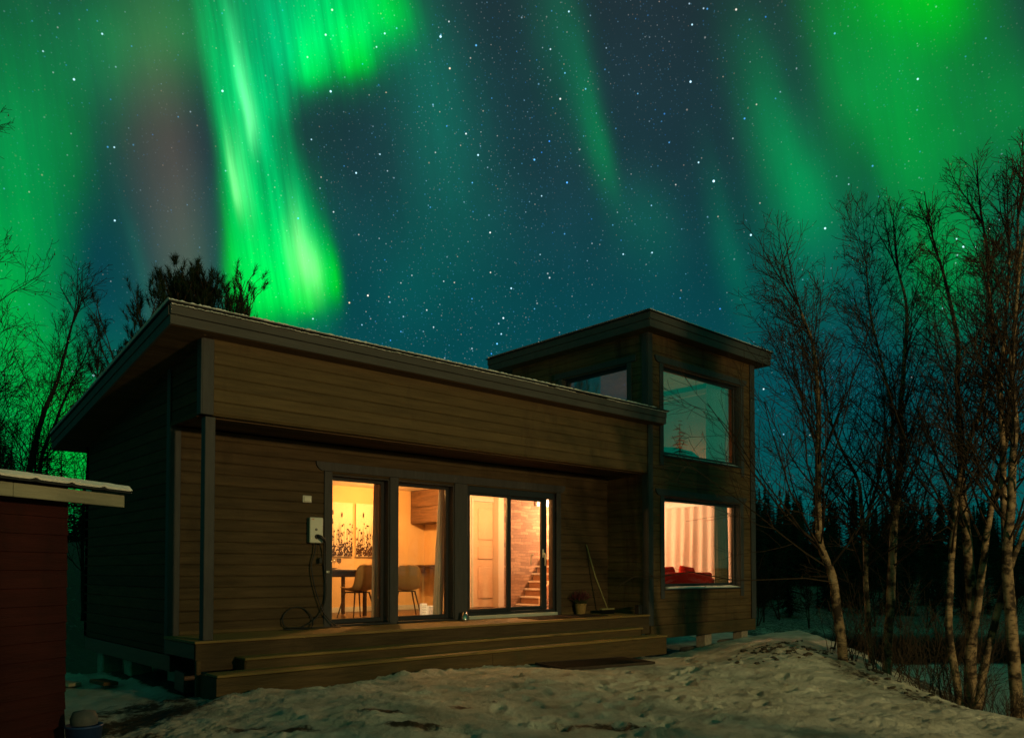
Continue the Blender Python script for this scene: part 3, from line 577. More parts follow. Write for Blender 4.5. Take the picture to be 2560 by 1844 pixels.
# deck and steps
DK = MB(); nb = 7
for i in range(nb):
    y0 = -.035 + i*(WY+.03)/nb; y1 = y0 + (WY+.03)/nb - .006
    DK.bbox((-.06, y0, -.028), (TX-.004, y1, 0), .003)
deck = DK.obj('deck', DECK, HOUSE)
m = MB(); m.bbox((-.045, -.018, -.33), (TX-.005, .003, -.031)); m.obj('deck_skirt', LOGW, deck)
m = MB(); m.bbox((-.045, .02, -.20), (-.02, WY, -.031)); m.obj('deck_side_board', DARKW, deck)
m = MB(); m.bbox((-.055, -.075, -.62), (-.005, -.02, -.20)); m.obj('deck_stake', STEP, deck)
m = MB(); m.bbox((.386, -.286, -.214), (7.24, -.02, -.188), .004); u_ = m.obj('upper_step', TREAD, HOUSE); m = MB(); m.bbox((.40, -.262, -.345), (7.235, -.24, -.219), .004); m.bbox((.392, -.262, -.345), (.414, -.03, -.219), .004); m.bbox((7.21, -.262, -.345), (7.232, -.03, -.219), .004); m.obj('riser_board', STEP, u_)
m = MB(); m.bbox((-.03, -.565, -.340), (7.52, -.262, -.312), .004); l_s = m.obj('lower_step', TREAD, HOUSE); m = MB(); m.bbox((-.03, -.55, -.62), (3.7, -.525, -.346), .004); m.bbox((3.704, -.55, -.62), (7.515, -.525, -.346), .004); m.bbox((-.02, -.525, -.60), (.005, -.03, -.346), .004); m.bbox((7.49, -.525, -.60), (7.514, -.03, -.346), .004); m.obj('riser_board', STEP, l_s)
# foundation
for x, y in ((.35, .5), (.4, 1.6), (.3, 3.0), (.3, 4.3), (2.5, 1.2), (5, 1.2), (7.0, 1.2)): m = MB(); m.bbox((x-.14, y-.14, H(x, y)-.2), (x+.14, y+.14, -.30), .015); m.obj('foundation_pier', CONC, HOUSE)
for x, y in ((9.72, .22), (11.0, .22), (8.2, 3.2), (11.0, 3.2)): m = MB(); m.bbox((x-.11, y-.11, H(x, y)-.2), (x+.11, y+.11, -.435), .015); m.bbox((x-.34, y-.34, H(x, y)-.15), (x+.34, y+.34, H(x, y)+.06), .03); m.obj('foundation_pier', CONC, HOUSE)
m = MB(); m.bbox((.02, WY+.02, -.42), (.16, BK, -.23)); m.bbox((.2, 1.5, -.44), (TX-.1, 1.66, -.24)); m.obj('floor_beam', DARKW, HOUSE)
m = MB(); m.bbox((7.78, -.032, -.43), (11.17, .12, -.205)); m.bbox((11.02, .12, -.43), (11.17, TB, -.205)); m.obj('timber_sill_beam', STEP, HOUSE)

# tower
lo = (8.19, 10.66, .46, 2.075); up = (8.18, 10.70, 2.82, 4.44); sd2 = (.46, 2.06, 2.86, 4.46)
logwall('tower_front_wall', TOWER, HOUSE, 0, 0, .16, TX, TR, -.205, 4.95, [lo, up], zoff=-.205)
logwall('tower_side_wall', TOWER, HOUSE, 1, TX, .15, .16, TB, -.205, 4.95, [sd2, (WY+.17, TB-.1, -.0, 2.3)], zoff=-.205)
logwall('tower_right_wall', TOWER, HOUSE, 1, TR, .15, .16, TB, -.205, 4.95, zoff=-.205, back=-1)
m = MB(); m.box((TX+.15, TB-.15, -.205), (TR-.15, TB, 4.95)); m.obj('tower_rear_wall', LOGG, HOUSE)
m = MB(); m.bbox((TX-.02, -.022, -.20), (TX+.115, -.001, 4.93)); m.bbox((TX-.022, 0, 3.15), (TX-.001, .12, 4.93)); m.bbox((TX-.022, 0, .0), (TX-.001, .12, 2.44)); m.obj('corner_board', TRIM, HOUSE)
m = MB(); m.bbox((TR-.15, -.022, -.20), (TR+.02, -.001, 4.93)); m.bbox((TR+.001, 0, -.2), (TR+.022, .12, 4.93)); m.bbox((TR-.165, -.030, -.20), (TR-.145, -.0225, 4.93)); m.obj('corner_board', TRIM, HOUSE)
rt = MB(); rt.box((TX-.225, -.225, 4.93), (TR+.235, TB+.46, 5.17)); tr_ = rt.obj('tower_roof', SOFF, HOUSE)
f = MB()
for a, b_, o in ((4.93, 5.06, 0), (5.064, 5.185, .012)):
    f.bbox((TX-.25-o, -.25-o, a), (TR+.26+o, -.226, b_), .004); f.bbox((TX-.25-o, -.2255, a), (TX-.226, TB+.48+o, b_), .004); f.bbox((TR+.2365, -.2255, a), (TR+.26+o, TB+.48+o, b_), .004)
f.obj('fascia', FASC, tr_)
f = MB(); f.box((TX-.29, -.29, 5.188), (TR+.30, TB+.52, 5.204)); f.obj('roof_sheet', ROOF, tr_)
a_ = raggedsnow(TX-.29, TR+.29, -.285, 5.205, 4.25, .020, 9, sl=0, amp=.004, n=160); a_.obj('roof_snow', SNOW, tr_)
def trimset(axis, plane, a0, a1, z0, z1, back=1, ext=.11):
    mb = MB(); t = .022
    if axis == 0:
        headtrim(mb, a0-ext-.14, a1+ext+.10, z1+.012, z1+.125, plane-.002, .028)
        mb.bbox((a0-ext, plane-t, z0-.20), (a0, plane-.002, z1+.01)); mb.bbox((a1, plane-t, z0-.20), (a1+ext, plane-.002, z1+.01))
    else:
        mb.bbox((plane-.028, a0-ext-.10, z1+.012), (plane-.002, a1+ext+.10, z1+.125))
        mb.bbox((plane-t, a0-ext, z0-.1), (plane-.002, a0, z1+.01)); mb.bbox((plane-t, a1, z0-.1), (plane-.002, a1+ext, z1+.01))
    return mb.obj('opening_trim', TRIM, HOUSE)
trimset(0, 0, lo[0], lo[1], lo[2], lo[3]); trimset(0, 0, up[0], up[1], up[2], up[3]); trimset(1, TX, sd2[0], sd2[1], sd2[2], sd2[3])
window(HOUSE, 0, 0, lo[0], lo[1], lo[2]-.02, lo[3], rec=.10, fw=.07, snow=.035, bottom=.08)
window(HOUSE, 0, 0, up[0], up[1], up[2]-.0, up[3], rec=.10, fw=.07, snow=.018, bottom=.08, glass=GLASSD)
window(HOUSE, 1, TX, sd2[0], sd2[1], sd2[2], sd2[3], rec=.08, fw=.07, sill=False, glass=GLASSD)
for wz in (lo, up):
    pass
# roof hatch / vent on the main roof beside the tower
m = MB(); m.bbox((6.05, 1.5, 3.06), (6.55, 1.75, 3.42), .02); m.obj('roof_vent', OLDW, HOUSE)

# ------------------------------------------------------------------ inside of the house
inn = MB()
inn.box((.15, WY+.165, -.05), (TR-.155, BK-.15, .045)); inn.obj('floor', FLOOR, HOUSE)
inn = MB(); inn.box((.15, WY+.165, 2.225), (TX+.0, BK-.15, 2.30)); inn.box((TX+.16, .165, 2.24), (TR-.155, TB-.155, 2.31)); inn.obj('ceiling', CEIL, HOUSE)
inn = MB(); inn.box((.15, 3.5, .046), (5.55, 3.58, 2.224)); inn.box((5.50, 2.42, .046), (5.58, 3.499, 2.2235)); inn.box((.16, WY+.17, .046), (.2, 3.499, 2.2235)); inn.box((.2, WY+.161, .046), (2.09, WY+.19, 2.2235)); inn.obj('dining_wall', WALLC, HOUSE)
inn = MB(); inn.box((2.1, 3.476, .046), (5.48, 3.498, .13)); inn.obj('inner_skirting', WHITE, HOUSE)
inn = MB(); inn.box((5.585, 3.2, .046), (6.42, 3.28, 2.2235)); inn.box((6.96, 3.05, .046), (7.10, 3.28, 2.2235)); inn.box((6.42, 3.2, 2.13), (6.959, 3.28, 2.2235)); inn.obj('hall_wall', WALLW, HOUSE)
inn = MB(); inn.box((7.101, 3.3, .046), (TX+1.9, 3.365, 2.2235)); inn.obj('stone_wall', STONE, HOUSE)
# interior door with raised panels
dm = MB(); dm.bbox((6.44, 3.215, .05), (6.955, 3.245, 2.1), .004); ind = dm.obj('interior_door', PDOOR, HOUSE)
pm = MB()
for z0, z1 in ((.22, .82), (.98, 1.22), (1.36, 1.96)):
    for x0, x1 in ((6.57, 6.94),):
        pm.bbox((x0, 3.200, z0), (x1, 3.2149, z1), .010)
pm.obj('door_panel', PDOOR, ind)
pm = MB(); pm.bbox((6.40, 3.185, .05), (6.44, 3.1995, 2.16), .003); pm.bbox((6.44, 3.186, 2.10), (6.955, 3.1995, 2.16), .003); pm.obj('door_casing', WHITE, ind)
# stairs going up to the right behind the tower window
st = MB()
for i in range(7):
    st.bbox((7.62+i*.115, 2.55, .05+i*.155), (7.62+i*.115+.30, 3.28, .05+i*.155+.035), .004)
stairs = st.obj('staircase', WALLW, HOUSE)
st = MB()
for i in range(7): st.bbox((7.64+i*.115, 2.56, .05+i*.155-.118), (7.655+i*.115, 3.27, .05+i*.155-.001), .002)
st.obj('stair_riser', mat('brown_riser', (.32, .15, .07), .7, .2, var=.2), stairs)
st = MB(); st.prism([(z, x) for x, z in ((7.56, .05), (7.63, .05), (8.55, 1.26), (8.55, 1.40), (7.56, .22))], 2.50, 2.548, 1); st.obj('stair_string', PDOOR, stairs)
# tower ground floor and upper floor rooms
inn = MB(); inn.box((TX+.16, TB-.2, .046), (TR-.155, TB-.155, 2.239)); inn.box((TR-.19, .17, .046), (TR-.155, TB-.2, 2.239)); inn.obj('lounge_wall', WALLW, HOUSE); inn = MB(); inn.box((TX+.16, .17, .046), (TX+.19, .93, 2.239)); inn.obj('lounge_wall', WALLW, HOUSE)
inn = MB(); inn.box((TX+.19, .17, .046), (TR-.19, TB-.2, .05)); inn.obj('lounge_floor', FLOOR, HOUSE)
inn = MB(); inn.box((8.2, TB-.27, 2.10), (TR-.192, TB-.201, 2.238)); inn.box((TR-.25, .18, 2.12), (TR-.192, TB-.272, 2.2385)); inn.obj('cornice', WHITE, HOUSE)
inn = MB(); inn.box((TX+.155, .165, 2.60), (TR-.155, TB-.155, 2.66)); inn.obj('upper_floor', FLOOR, HOUSE)
inn = MB(); inn.box((TX+.155, .165, 4.72), (TR-.155, TB-.155, 4.80)); inn.box((TR-.26, .17, 4.50), (TR-.156, TB-.16, 4.5999)); inn.box((TX+.2, TB-.26, 4.50), (TR-.262, TB-.157, 4.5999)); inn.obj('upper_ceiling', mat('orange_lit_ceiling', (.50, .30, .14), .8, .1, var=.15, plank=(0, .12, .15)), HOUSE)  # brown orange tone put into the ceiling colour for the warm glow upstairs
inn = MB(); inn.box((TR-.175, .17, 2.661), (TR-.156, TB-.17, 4.499)); inn.box((TX+.17, TB-.175, 2.661), (TR-.176, TB-.156, 4.499)); inn.obj('upper_wall', mat('brown_panel_wall', (.30, .16, .09), .8, .1, var=.1, scale=3), HOUSE)

# ceiling lamps (real lamps of the rooms, each with its own light)
def ceiling_lamp(x, y, z, power, label, size=.06, col=(1, .55, .2), shade=True):
    t = thing('ceiling_lamp', label, 'lamp', (x, y, z), 0, 'ceiling lamps in the lit rooms')
    s_ = MB(); s_.lathe([(.0, .055), (.05, .055), (.11, .02), (.12, .0), (.115, .0), (.10, .018), (.0, .045)], n=20); s_.obj('lamp_shade', WHITE, t, True)
    b2 = MB(); b2.lathe([(.0, -.028), (.02, -.02), (.028, 0), (.02, .02), (.0, .028)], n=12); b2.obj('bulb', LAMP, t, True)
    ld = bpy.data.lights.new('bulb_light', 'POINT'); lo_ = bpy.data.objects.new('bulb_light', ld); C.objects.link(lo_); lo_.parent = t; lo_.location = (0, 0, -.09)
    ld.energy = power; ld.color = col; ld.shadow_soft_size = size
    return t
ceiling_lamp(4.02, 2.3, 2.165, 165, 'small white dining room ceiling lamp hidden behind the post between the two tall windows', col=(1, .44, .12))
ceiling_lamp(6.55, 2.0, 2.165, 120, 'small white hall ceiling lamp above the sliding door', col=(1, .47, .17))
ceiling_lamp(8.85, 2.6, 2.12, 330, 'small white lounge ceiling lamp beside the red sofa', col=(1, .55, .29))
t_ = thing('added_glow_lamp', 'unseen small lamp added to give the orange glow in the dark room upstairs', 'lamp', (10.65, 1.35, 2.66))  # lamp added out of sight below the sill, in place of stairwell light
s_ = MB(); s_.lathe([(.05, 0), (.05, .01), (.01, .02), (.01, .14)], n=14); s_.obj('lamp_stand', BRASS, t_, True)
s_ = MB(); s_.lathe([(.07, .12), (.05, .24)], n=16); s_.obj('lamp_shade', WALLC, t_, True)
ld = bpy.data.lights.new('bulb_light', 'POINT'); lo_ = bpy.data.objects.new('bulb_light', ld); C.objects.link(lo_); lo_.parent = t_; lo_.location = (-.12, .0, .2); ld.energy = 30; ld.color = (1, .36, .08); ld.shadow_soft_size = .04

# ------------------------------------------------------------------ furniture and things indoors
def dining_chair(x, y, rz, label):
    t = thing('dining_chair', label, 'chair', (x, y, .05), rz, 'upholstered dining chairs')
    # moulded shell: curved seat rising to a rounded back; chair faces +y
    s_ = MB(); n = 14; mrows = 18; front = []; 
    prof = [(.21, .43), (.19, .445), (.12, .43), (.03, .42), (-.07, .42), (-.15, .435), (-.20, .475), (-.225, .53), (-.24, .60), (-.25, .67), (-.258, .73), (-.263, .77), (-.266, .79)]
    wid = [.12, .17, .205, .215, .215, .215, .212, .21, .207, .20, .18, .14, .07]
    def ring(off):
        vs = []
        for (py, pz), w in zip(prof, wid):
            for j in range(n):
                u = -1 + 2*j/(n-1); curl = (u*u)*.035
                ty = 0; nz_ = curl if pz < .45 else curl*.4; nyy = curl*.9 if pz > .45 else 0
                vs.append((u*w, py + nyy - (off if pz > .45 else 0), pz + nz_ - (off if pz <= .45 else 0)))
        return vs
    a = ring(0); b2 = ring(.026); k = len(prof)*n
    fs = []
    for i in range(len(prof)-1):
        for j in range(n-1):
            fs.append((i*n+j, i*n+j+1, (i+1)*n+j+1, (i+1)*n+j)); fs.append((k+i*n+j, k+(i+1)*n+j, k+(i+1)*n+j+1, k+i*n+j+1))
        fs.append((i*n, (i+1)*n, k+(i+1)*n, k+i*n)); fs.append((i*n+n-1, k+i*n+n-1, k+(i+1)*n+n-1, (i+1)*n+n-1))
    for j in range(n-1):
        fs.append((j, k+j, k+j+1, j+1)); e = (len(prof)-1)*n; fs.append((e+j, e+j+1, k+e+j+1, k+e+j))
    s_.add(a+b2, fs); s_.obj('seat_shell', CHAIRM, t, True)
    f_ = MB(); f_.bbox((-.14, -.12, .375), (.14, .14, .392), .004); f_.obj('seat_frame', DARKW, t)
    for sx in (-1, 1):
        for sy in (-1, 1):
            l = MB(); l.tube([(sx*.13, sy*.12+.01, .385), (sx*.215, sy*.20+.01, 0)], [.013, .008], 8); l.obj('leg', DARKW, t)
    return t
dining_chair(3.03, 1.78, R(6), 'mustard dining chair in the left tall window, drawn up to the table')
dining_chair(3.95, 1.86, R(-24), 'mustard dining chair seen from behind in the second tall window')
dining_chair(2.86, 2.98, R(170), 'mustard dining chair on the far side of the dark dining table')
t = thing('dining_table', 'dark wooden dining table laid with glasses behind the left tall window', 'table', (2.62, 2.48, .05))
m = MB(); m.bbox((-.85, -.38, .70), (.85, .38, .725), .006); m.obj('table_top', DARKW, t)
m = MB(); m.bbox((-.78, -.33, .61), (.78, -.31, .699)); m.bbox((-.78, .31, .61), (.78, .33, .699)); m.bbox((.76, -.309, .61), (.78, .309, .699)); m.obj('apron', DARKW, t)
for sx in (-1, 1):
    for sy in (-1, 1):
        l = MB(); l.bbox((sx*.77-.03*(sx > 0)-.0, sy*.33-.022, 0), (sx*.77+.03*(sx < 0)+.022, sy*.33+.022, .699), .004); l.obj('leg', DARKW, t)
for i, (x, y, lb) in enumerate(((2.93, 2.30, 'nearest stemmed wine glass at the right end of the dining table'), (3.10, 2.45, 'stemmed wine glass at the right corner of the table'), (2.99, 2.62, 'stemmed wine glass on the far side of the right table end'), (3.22, 2.66, 'rightmost stemmed wine glass on the dining table'), (2.60, 2.35, 'stemmed wine glass near the left window edge'), (2.70, 2.62, 'far stemmed wine glass left on the dining table'))):
    g_ = MB(); g_.lathe([(.0, .001), (.032, .001), (.03, .004), (.004, .008), (.0035, .08), (.012, .09), (.034, .115), (.038, .14), (.033, .18), (.0315, .18), (.036, .14), (.032, .116), (.0, .094)], n=16)
    o = g_.obj('wine_glass', GLASS2, None, True); o.location = (x, y, .776); tag(o, lb, 'wine glass', 'wine glasses on the dining table')
for x, y, lb in ((2.82, 2.25, 'round dark plate at the right of the dining table'), (2.62, 2.68, 'round dark plate on the far side of the dining table')):
    g_ = MB(); g_.lathe([(0, .004), (.07, .004), (.12, .018), (.125, .022), (.122, .012), (.07, 0), (0, 0)], n=24); o = g_.obj('plate', DARKW, None, True); o.location = (x, y, .776); tag(o, lb, 'plate', 'plates on the dining table')
def canvas(x0, x1, lb, seed):
    t = thing('canvas_picture', lb, 'picture', ((x0+x1)/2, 3.49, 1.0), 0, 'meadow pictures on the dining room wall')
    w = (x1-x0)/2; m = MB(); m.bbox((-w, -.028, 0), (w, 0, .93), .003); m.obj('canvas', mat('canvas_cream', (.88, .74, .52), .9, .1), t)
    q_ = random.Random(seed); g_ = MB()      # printed silhouettes of grasses and flower heads, a thin layer on the canvas
    def fl(cx, cz, a, l, w2, k):
        y = -.0285 - k*.00002; dx, dz = math.cos(a), math.sin(a)
        pts = [(cx - dz*w2*.5, y, cz + dx*w2*.5), (cx + dz*w2*.5, y, cz - dx*w2*.5), (cx+dx*l*.6+dz*w2*.7, y, cz+dz*l*.6-dx*w2*.7), (cx+dx*l, y, cz+dz*l), (cx+dx*l*.6-dz*w2*.7, y, cz+dz*l*.6+dx*w2*.7)]
        pts = [(min(max(p[0], -w+.004), w-.004), p[1], min(max(p[2], .004), .92)) for p in pts]; g_.add(pts, [(0, 1, 2, 3, 4)])
    for i in range(420):
        cz = .0 + abs(q_.gauss(0, .13)); fl(q_.uniform(-w, w), cz, q_.uniform(.5, 2.6), q_.uniform(.02, .055), q_.uniform(.006, .02), i)
    for i in range(26):
        cx = q_.uniform(-w, w); top = q_.uniform(.3, .55); fl(cx, .1, math.pi/2+q_.uniform(-.06, .06), top, .003, 500+i)
    for i in range(30): fl(q_.uniform(-w, w), q_.uniform(.28, .56), q_.uniform(1, 2.2), q_.uniform(.02, .05), q_.uniform(.012, .022), 600+i)
    for i in range(3): fl(q_.uniform(-w*.8, w*.8), q_.uniform(.55, .72), 1.57, .09, .02, 700+i)
    g_.obj('grass_print', DARKW, t)
canvas(3.30, 3.946, 'canvas of dark meadow grasses, left of the two in the tall window', 5)
canvas(4.01, 4.65, 'canvas of dark meadow grasses, right of the two, beside the curtain', 8)
t = thing('wall_cabinet', 'grey wood grained wall cabinet hanging under the kitchen ceiling', 'cabinet', (5.34, 3.0, 1.62))
m = MB(); m.bbox((-.14, -.55, 0), (.155, .49, .60), .004); m.obj('cabinet_body', CABW, t)
m = MB(); m.bbox((-.16, -.55, .005), (-.141, .485, .292), .003); m.bbox((-.16, -.55, .298), (-.141, .485, .595), .003); m.obj('cabinet_door', CABW, t)
t = thing('breakfast_counter', 'dark topped counter on a pale post against the kitchen wall', 'counter', (5.3, 3.0, .05))
m = MB(); m.bbox((-.25, -.58, .77), (.195, .49, .81), .004); m.obj('counter_top', DARKW, t)
m = MB(); m.bbox((-.02, -.32, 0), (.04, -.26, .769)); m.obj('counter_leg', WALLW, t)
def curtain(name, lb, x0, y0, x1, y1, z0, z1, waves, amp, m_, tilt=0, gather=0, grp=None):
    c_ = MB(); n = waves*10; mrow = 14; L = math.hypot(x1-x0, y1-y0); ux, uy = (x1-x0)/L, (y1-y0)/L; q_ = random.Random(waves*3+int(z0*10))
    ph = [q_.uniform(-.6, .6) for _ in range(waves+2)]
    for side_ in (0, .004):
        for r in range(mrow+1):
            fz = r/mrow; z = z1 + (z0-z1)*fz
            for i in range(n+1):
                s = i/n; a = amp*(.5+.5*min(1, fz*2.5))*(1+ph[int(s*waves)]*.5)
                w_2 = math.sin(s*waves*2*math.pi + .8*math.sin(fz*2.2+s*5)) * a + side_
                ss = s*L*(1 - gather*math.sin(fz*math.pi)) + tilt*fz
                c_.v.append((x0+ux*ss - uy*w_2, y0+uy*ss + ux*w_2, z))
    k = (n+1)*(mrow+1)
    for r in range(mrow):
        for i in range(n):
            a = r*(n+1)+i; c_.f.append((a, a+1, a+n+2, a+n+1)); c_.f.append((k+a, k+a+n+1, k+a+n+2, k+a+1))
    return tag(c_.obj(name, m_, None, True), lb, 'curtain', grp)
curtain('curtain', 'narrow beige curtain at the right of the left tall window', 2.975, 1.25, 3.14, 1.25, .06, 2.20, 4, .018, CURT, tilt=-.03)
curtain('curtain', 'beige curtain gathered at the left edge of the left tall window', 1.93, 1.24, 2.14, 1.22, .06, 2.20, 4, .022, CURT, tilt=.10)
curtain('curtain', 'beige curtain at the right of the second tall window', 4.14, 1.22, 4.32, 1.23, .06, 2.20, 4, .02, CURT, tilt=-.12)
curtain('curtain', 'wide beige curtain hanging in folds behind the red sofa', TR-.27, .35, TR-.27, 3.25, .10, 2.115, 13, .05, CURT)
curtain('curtain', 'curtain with its unlit side coloured dark, at the right of the lower tower window', 10.24, .30, 10.66, .30, .10, 2.22, 5, .035, CURTD, tilt=.04)
curtain('curtain', 'thin beige curtain at the left edge of the lower tower window', 8.02, .28, 8.27, .28, .10, 2.22, 3, .02, CURT)
curtain('curtain', 'pale curtain in the upper tower window, at its right', 10.02, .32, 10.62, .30, 2.68, 4.48, 7, .03, CURTW)
curtain('curtain', 'pale curtain inside the side window of the tower', TX+.30, 1.35, TX+.30, 2.05, 2.68, 4.48, 6, .025, CURTW)
t = thing('sofa', 'red fabric sofa seen from behind in the lower tower window', 'sofa', (9.15, .85, .01))
m = MB(); m.bbox((-.99, -.42, .08), (-.402, -.20, .71), .03); m.bbox((-.398, -.42, .08), (1.20, -.20, .715), .03); m.obj('backrest', REDS, t)
m = MB(); m.bbox((-.98, -.199, .1), (1.19, .45, .42), .04); m.obj('seat', REDS, t)
for x in (-1.12, 1.205): m = MB(); m.bbox((x, -.40, .08), (x+.12, .45, .6), .04); m.obj('armrest', REDS, t)
for x, w, rz, z, lb in ((8.50, .46, .05, .70, 'left red back cushion poking above the sofa'), (9.25, .62, -.03, .69, 'middle red back cushion lying along the sofa back'), (9.98, .46, .1, .70, 'right red back cushion leaning above the sofa end')):
    c_ = MB(); n = 16
    for i in range(n+1):
        for j in range(n+1):
            u, v = -1+2*i/n, -1+2*j/n; th = .075*(max(0, (1-u**4)*(1-v**4)))**.5 + .006
            c_.v.append((u*w/2*(1-.06*v*v), -th, v*.14))
    for i in range(n+1):
        for j in range(n+1):
            u, v = -1+2*i/n, -1+2*j/n; th = .075*(max(0, (1-u**4)*(1-v**4)))**.5 + .006
            c_.v.append((u*w/2*(1-.06*v*v), th, v*.14))
    k = (n+1)**2
    for i in range(n):
        for j in range(n):
            a = i*(n+1)+j; c_.f.append((a, a+n+1, a+n+2, a+1)); c_.f.append((k+a, k+a+1, k+a+n+2, k+a+n+1))
    for i in range(n):
        for a, b2 in ((i*(n+1), (i+1)*(n+1)), (i*(n+1)+n, (i+1)*(n+1)+n), (i, i+1), (n*(n+1)+i, n*(n+1)+i+1)): c_.f.append((a, b2, k+b2, k+a))
    o = c_.obj('cushion', REDS, None, True); o.location = (x, .78, z); o.rotation_euler = (R(-8), rz, 0); tag(o, lb, 'cushion', 'red cushions on the sofa')
# upstairs: bed with dark blanket and headboard
t = thing('bed', 'bed with a dark rounded headboard behind the upper tower window', 'bed', (9.2, .9, 2.66))
m = MB(); m.bbox((-.7, -.45, 0), (.7, .5, .30), .06); m.obj('mattress', BEDM, t)
m = MB(); m.prism([(0, -.72), (.30, -.75), (.38, -.66), (.42, -.2), (.40, .4), (.30, .66), (.12, .80), (0, .82)], -.53, -.46, 1); m.obj('headboard', BEDM, t)
# folded papers / patterned paper bag standing by the pane
BAGGLOW = emis('paper_bag_glow', (1, .62, .30), .62)  # glow added to the paper bags, their near side gets no room light
t = thing('paper_bag', 'two printed paper bags given a glow, on the floor by the second tall window', 'lantern', (4.03, 1.38, .05))
for k_, (dx, dy, h_) in enumerate(((-.03, .06, .20), (.055, .0, .165))):
    m = MB(); m.bbox((dx-.05, dy-.03, 0), (dx+.05, dy+.03, h_), .004); m.obj('bag_body', BAGGLOW, t)
    q_ = random.Random(k_); m = MB()
    for r in range(7):
        x = -.042
        while x < .036:
            w = q_.uniform(.006, .02); m.box((dx+x, dy-.0325, .015+r*h_/8.2), (dx+min(x+w, .044), dy-.0306, .015+r*h_/8.2+.007)); x += w+.006
    m.obj('bag_print', CABW, t)

# ------------------------------------------------------------------ things on the porch and the facade
t = thing('wall_switch', 'small pale square sensor box on the log wall above the car charger', 'switch', (1.745, WY, 1.70))
m = MB(); m.bbox((-.064, -.012, -.046), (.064, 0, .046), .008); m.obj('plate', WHITE, t); m = MB(); m.bbox((-.052, -.026, -.036), (.052, -.0121, .036), .008); m.obj('rocker', WHITE, t)
t = thing('car_charger', 'white wall box car charger with black plug and hanging cable', 'charger', (1.83, WY, 1.29))
m = MB(); m.bbox((-.085, -.075, -.165), (.10, 0, .165), .008); m.obj('housing', mat('grey_side', (.16, .17, .15), .5, .3), t)
m = MB(); m.bbox((-.088, -.098, -.168), (.103, -.0751, .168), .012); m.obj('front_cover', WHITE, t)
m = MB(); m.tube([(.0, -.0985, .008), (.0, -.103, .008)], [.016, .016], 18); m.obj('indicator', BLACK, t)
m = MB(); m.tube([(.0, -.1031, .008), (.0, -.1040, .008)], [.005, .005], 10); m.obj('indicator_dot', WHITE, t)
m = MB(); m.tube([(.01, -.0985, -.085), (.01, -.13, -.085)], [.032, .030], 18); m.prism([(-.03, -.052), (-.03, .0), (.0, .03), (.03, .0), (.03, -.052)][::-1], 0, 0, 0) if 0 else None; m.obj('socket', BLACK, t)
m = MB(); m.tube([(.01, -.125, -.08), (.03, -.155, -.088), (.07, -.16, -.12), (.10, -.15, -.16)], [.024, .024, .021, .013], 12); m.obj('plug', BLACK, t, True)
def text(s, size, m_, parent, loc, rot=(R(90), 0, 0), ext=.0006, name='logo'):
    cu = bpy.data.curves.new(name, 'FONT'); cu.body = s; cu.size = size; cu.extrude = ext; cu.align_x = 'LEFT'
    o = bpy.data.objects.new(name, cu); C.objects.link(o); dg = bpy.context.evaluated_depsgraph_get(); me_ = bpy.data.meshes.new_from_object(o.evaluated_get(dg))
    bpy.data.objects.remove(o); o = bpy.data.objects.new(name, me_); C.objects.link(o); me_.materials.append(m_); o.parent = parent; o.location = loc; o.rotation_euler = rot; return o
text('ABB', .022, mat('logo_red', (.55, .03, .02), .5, .3), t, (-.068, -.0992, .135))
m = MB()
for k_ in range(5): m.bbox((.092, -.0987, -.02+k_*.018), (.096, -.0981, -.012+k_*.018), .0002)
m.obj('side_marks', BLACK, t)
# charging cable: drops from the box and the plug, coils on the deck
def cable(name, pts, r, m_, parent=None, sub=8):
    P_ = [Vector(p) for p in pts]; out = []
    for i in range(len(P_)-1):
        p0, p1, p2, p3 = P_[max(i-1, 0)], P_[i], P_[i+1], P_[min(i+2, len(P_)-1)]
        for k_ in range(sub):
            s = k_/sub; out.append(.5*((2*p1) + (p2-p0)*s + (2*p0-5*p1+4*p2-p3)*s*s + (3*p1-p0-3*p2+p3)*s**3))
    out.append(P_[-1]); m = MB(); m.tube(out, r, 7); return m.obj(name, m_, parent, True)
y_ = WY-.05
coil = []
coil += [(1.935, y_-.10, 1.13), (1.965, y_-.05, 1.02), (1.985, y_-.02, .80), (2.0, y_-.01, .62), (2.005, y_-.01, .50), (1.985, y_-.01, .34), (1.92, y_-.01, .20), (1.80, y_, .09), (1.66, y_, .030), (1.48, y_-.04, .014), (1.37, y_-.08, .013), (1.50, y_-.14, .013), (1.70, y_-.12, .013), (1.79, y_-.04, .05), (1.80, y_+.0, .15), (1.70, y_+.02, .26), (1.58, y_+.025, .285), (1.46, y_+.02, .24), (1.395, y_+.01, .14), (1.42, y_-.03, .04), (1.55, y_-.08, .03), (1.75, y_-.06, .014), (1.95, y_-.08, .013), (2.10, y_-.10, .013), (2.17, y_-.09, .014), (2.08, y_-.05, .06), (1.96, y_-.03, .20), (1.90, y_-.02, .34), (1.84, y_-.01, .52), (1.80, y_-.01, .70), (1.79, y_-.0, .84), (1.825, y_-.01, .98), (1.84, y_-.02, 1.09), (1.84, y_-.0, 1.125)]
tag(cable('charging_cable', coil, .0085, BLACK), 'black charging cable hanging from the wall box and looped on the deck', 'cable')
for x, z0, z1, lb in ((1.905, 1.12, .90, 'black plastic cap dangling on a cord under the car charger'),):
    t = thing('dangling_cap', lb, 'cap', (x, y_-.02, z1)); cable('cord', [(0, .02, z0-z1), (.004, .01, (z0-z1)*.6), (0, 0, .03)], .0022, BLACK, t); m = MB(); m.bbox((-.022, -.018, -.045), (.022, .018, .03), .006); m.obj('cap', BLACK, t)
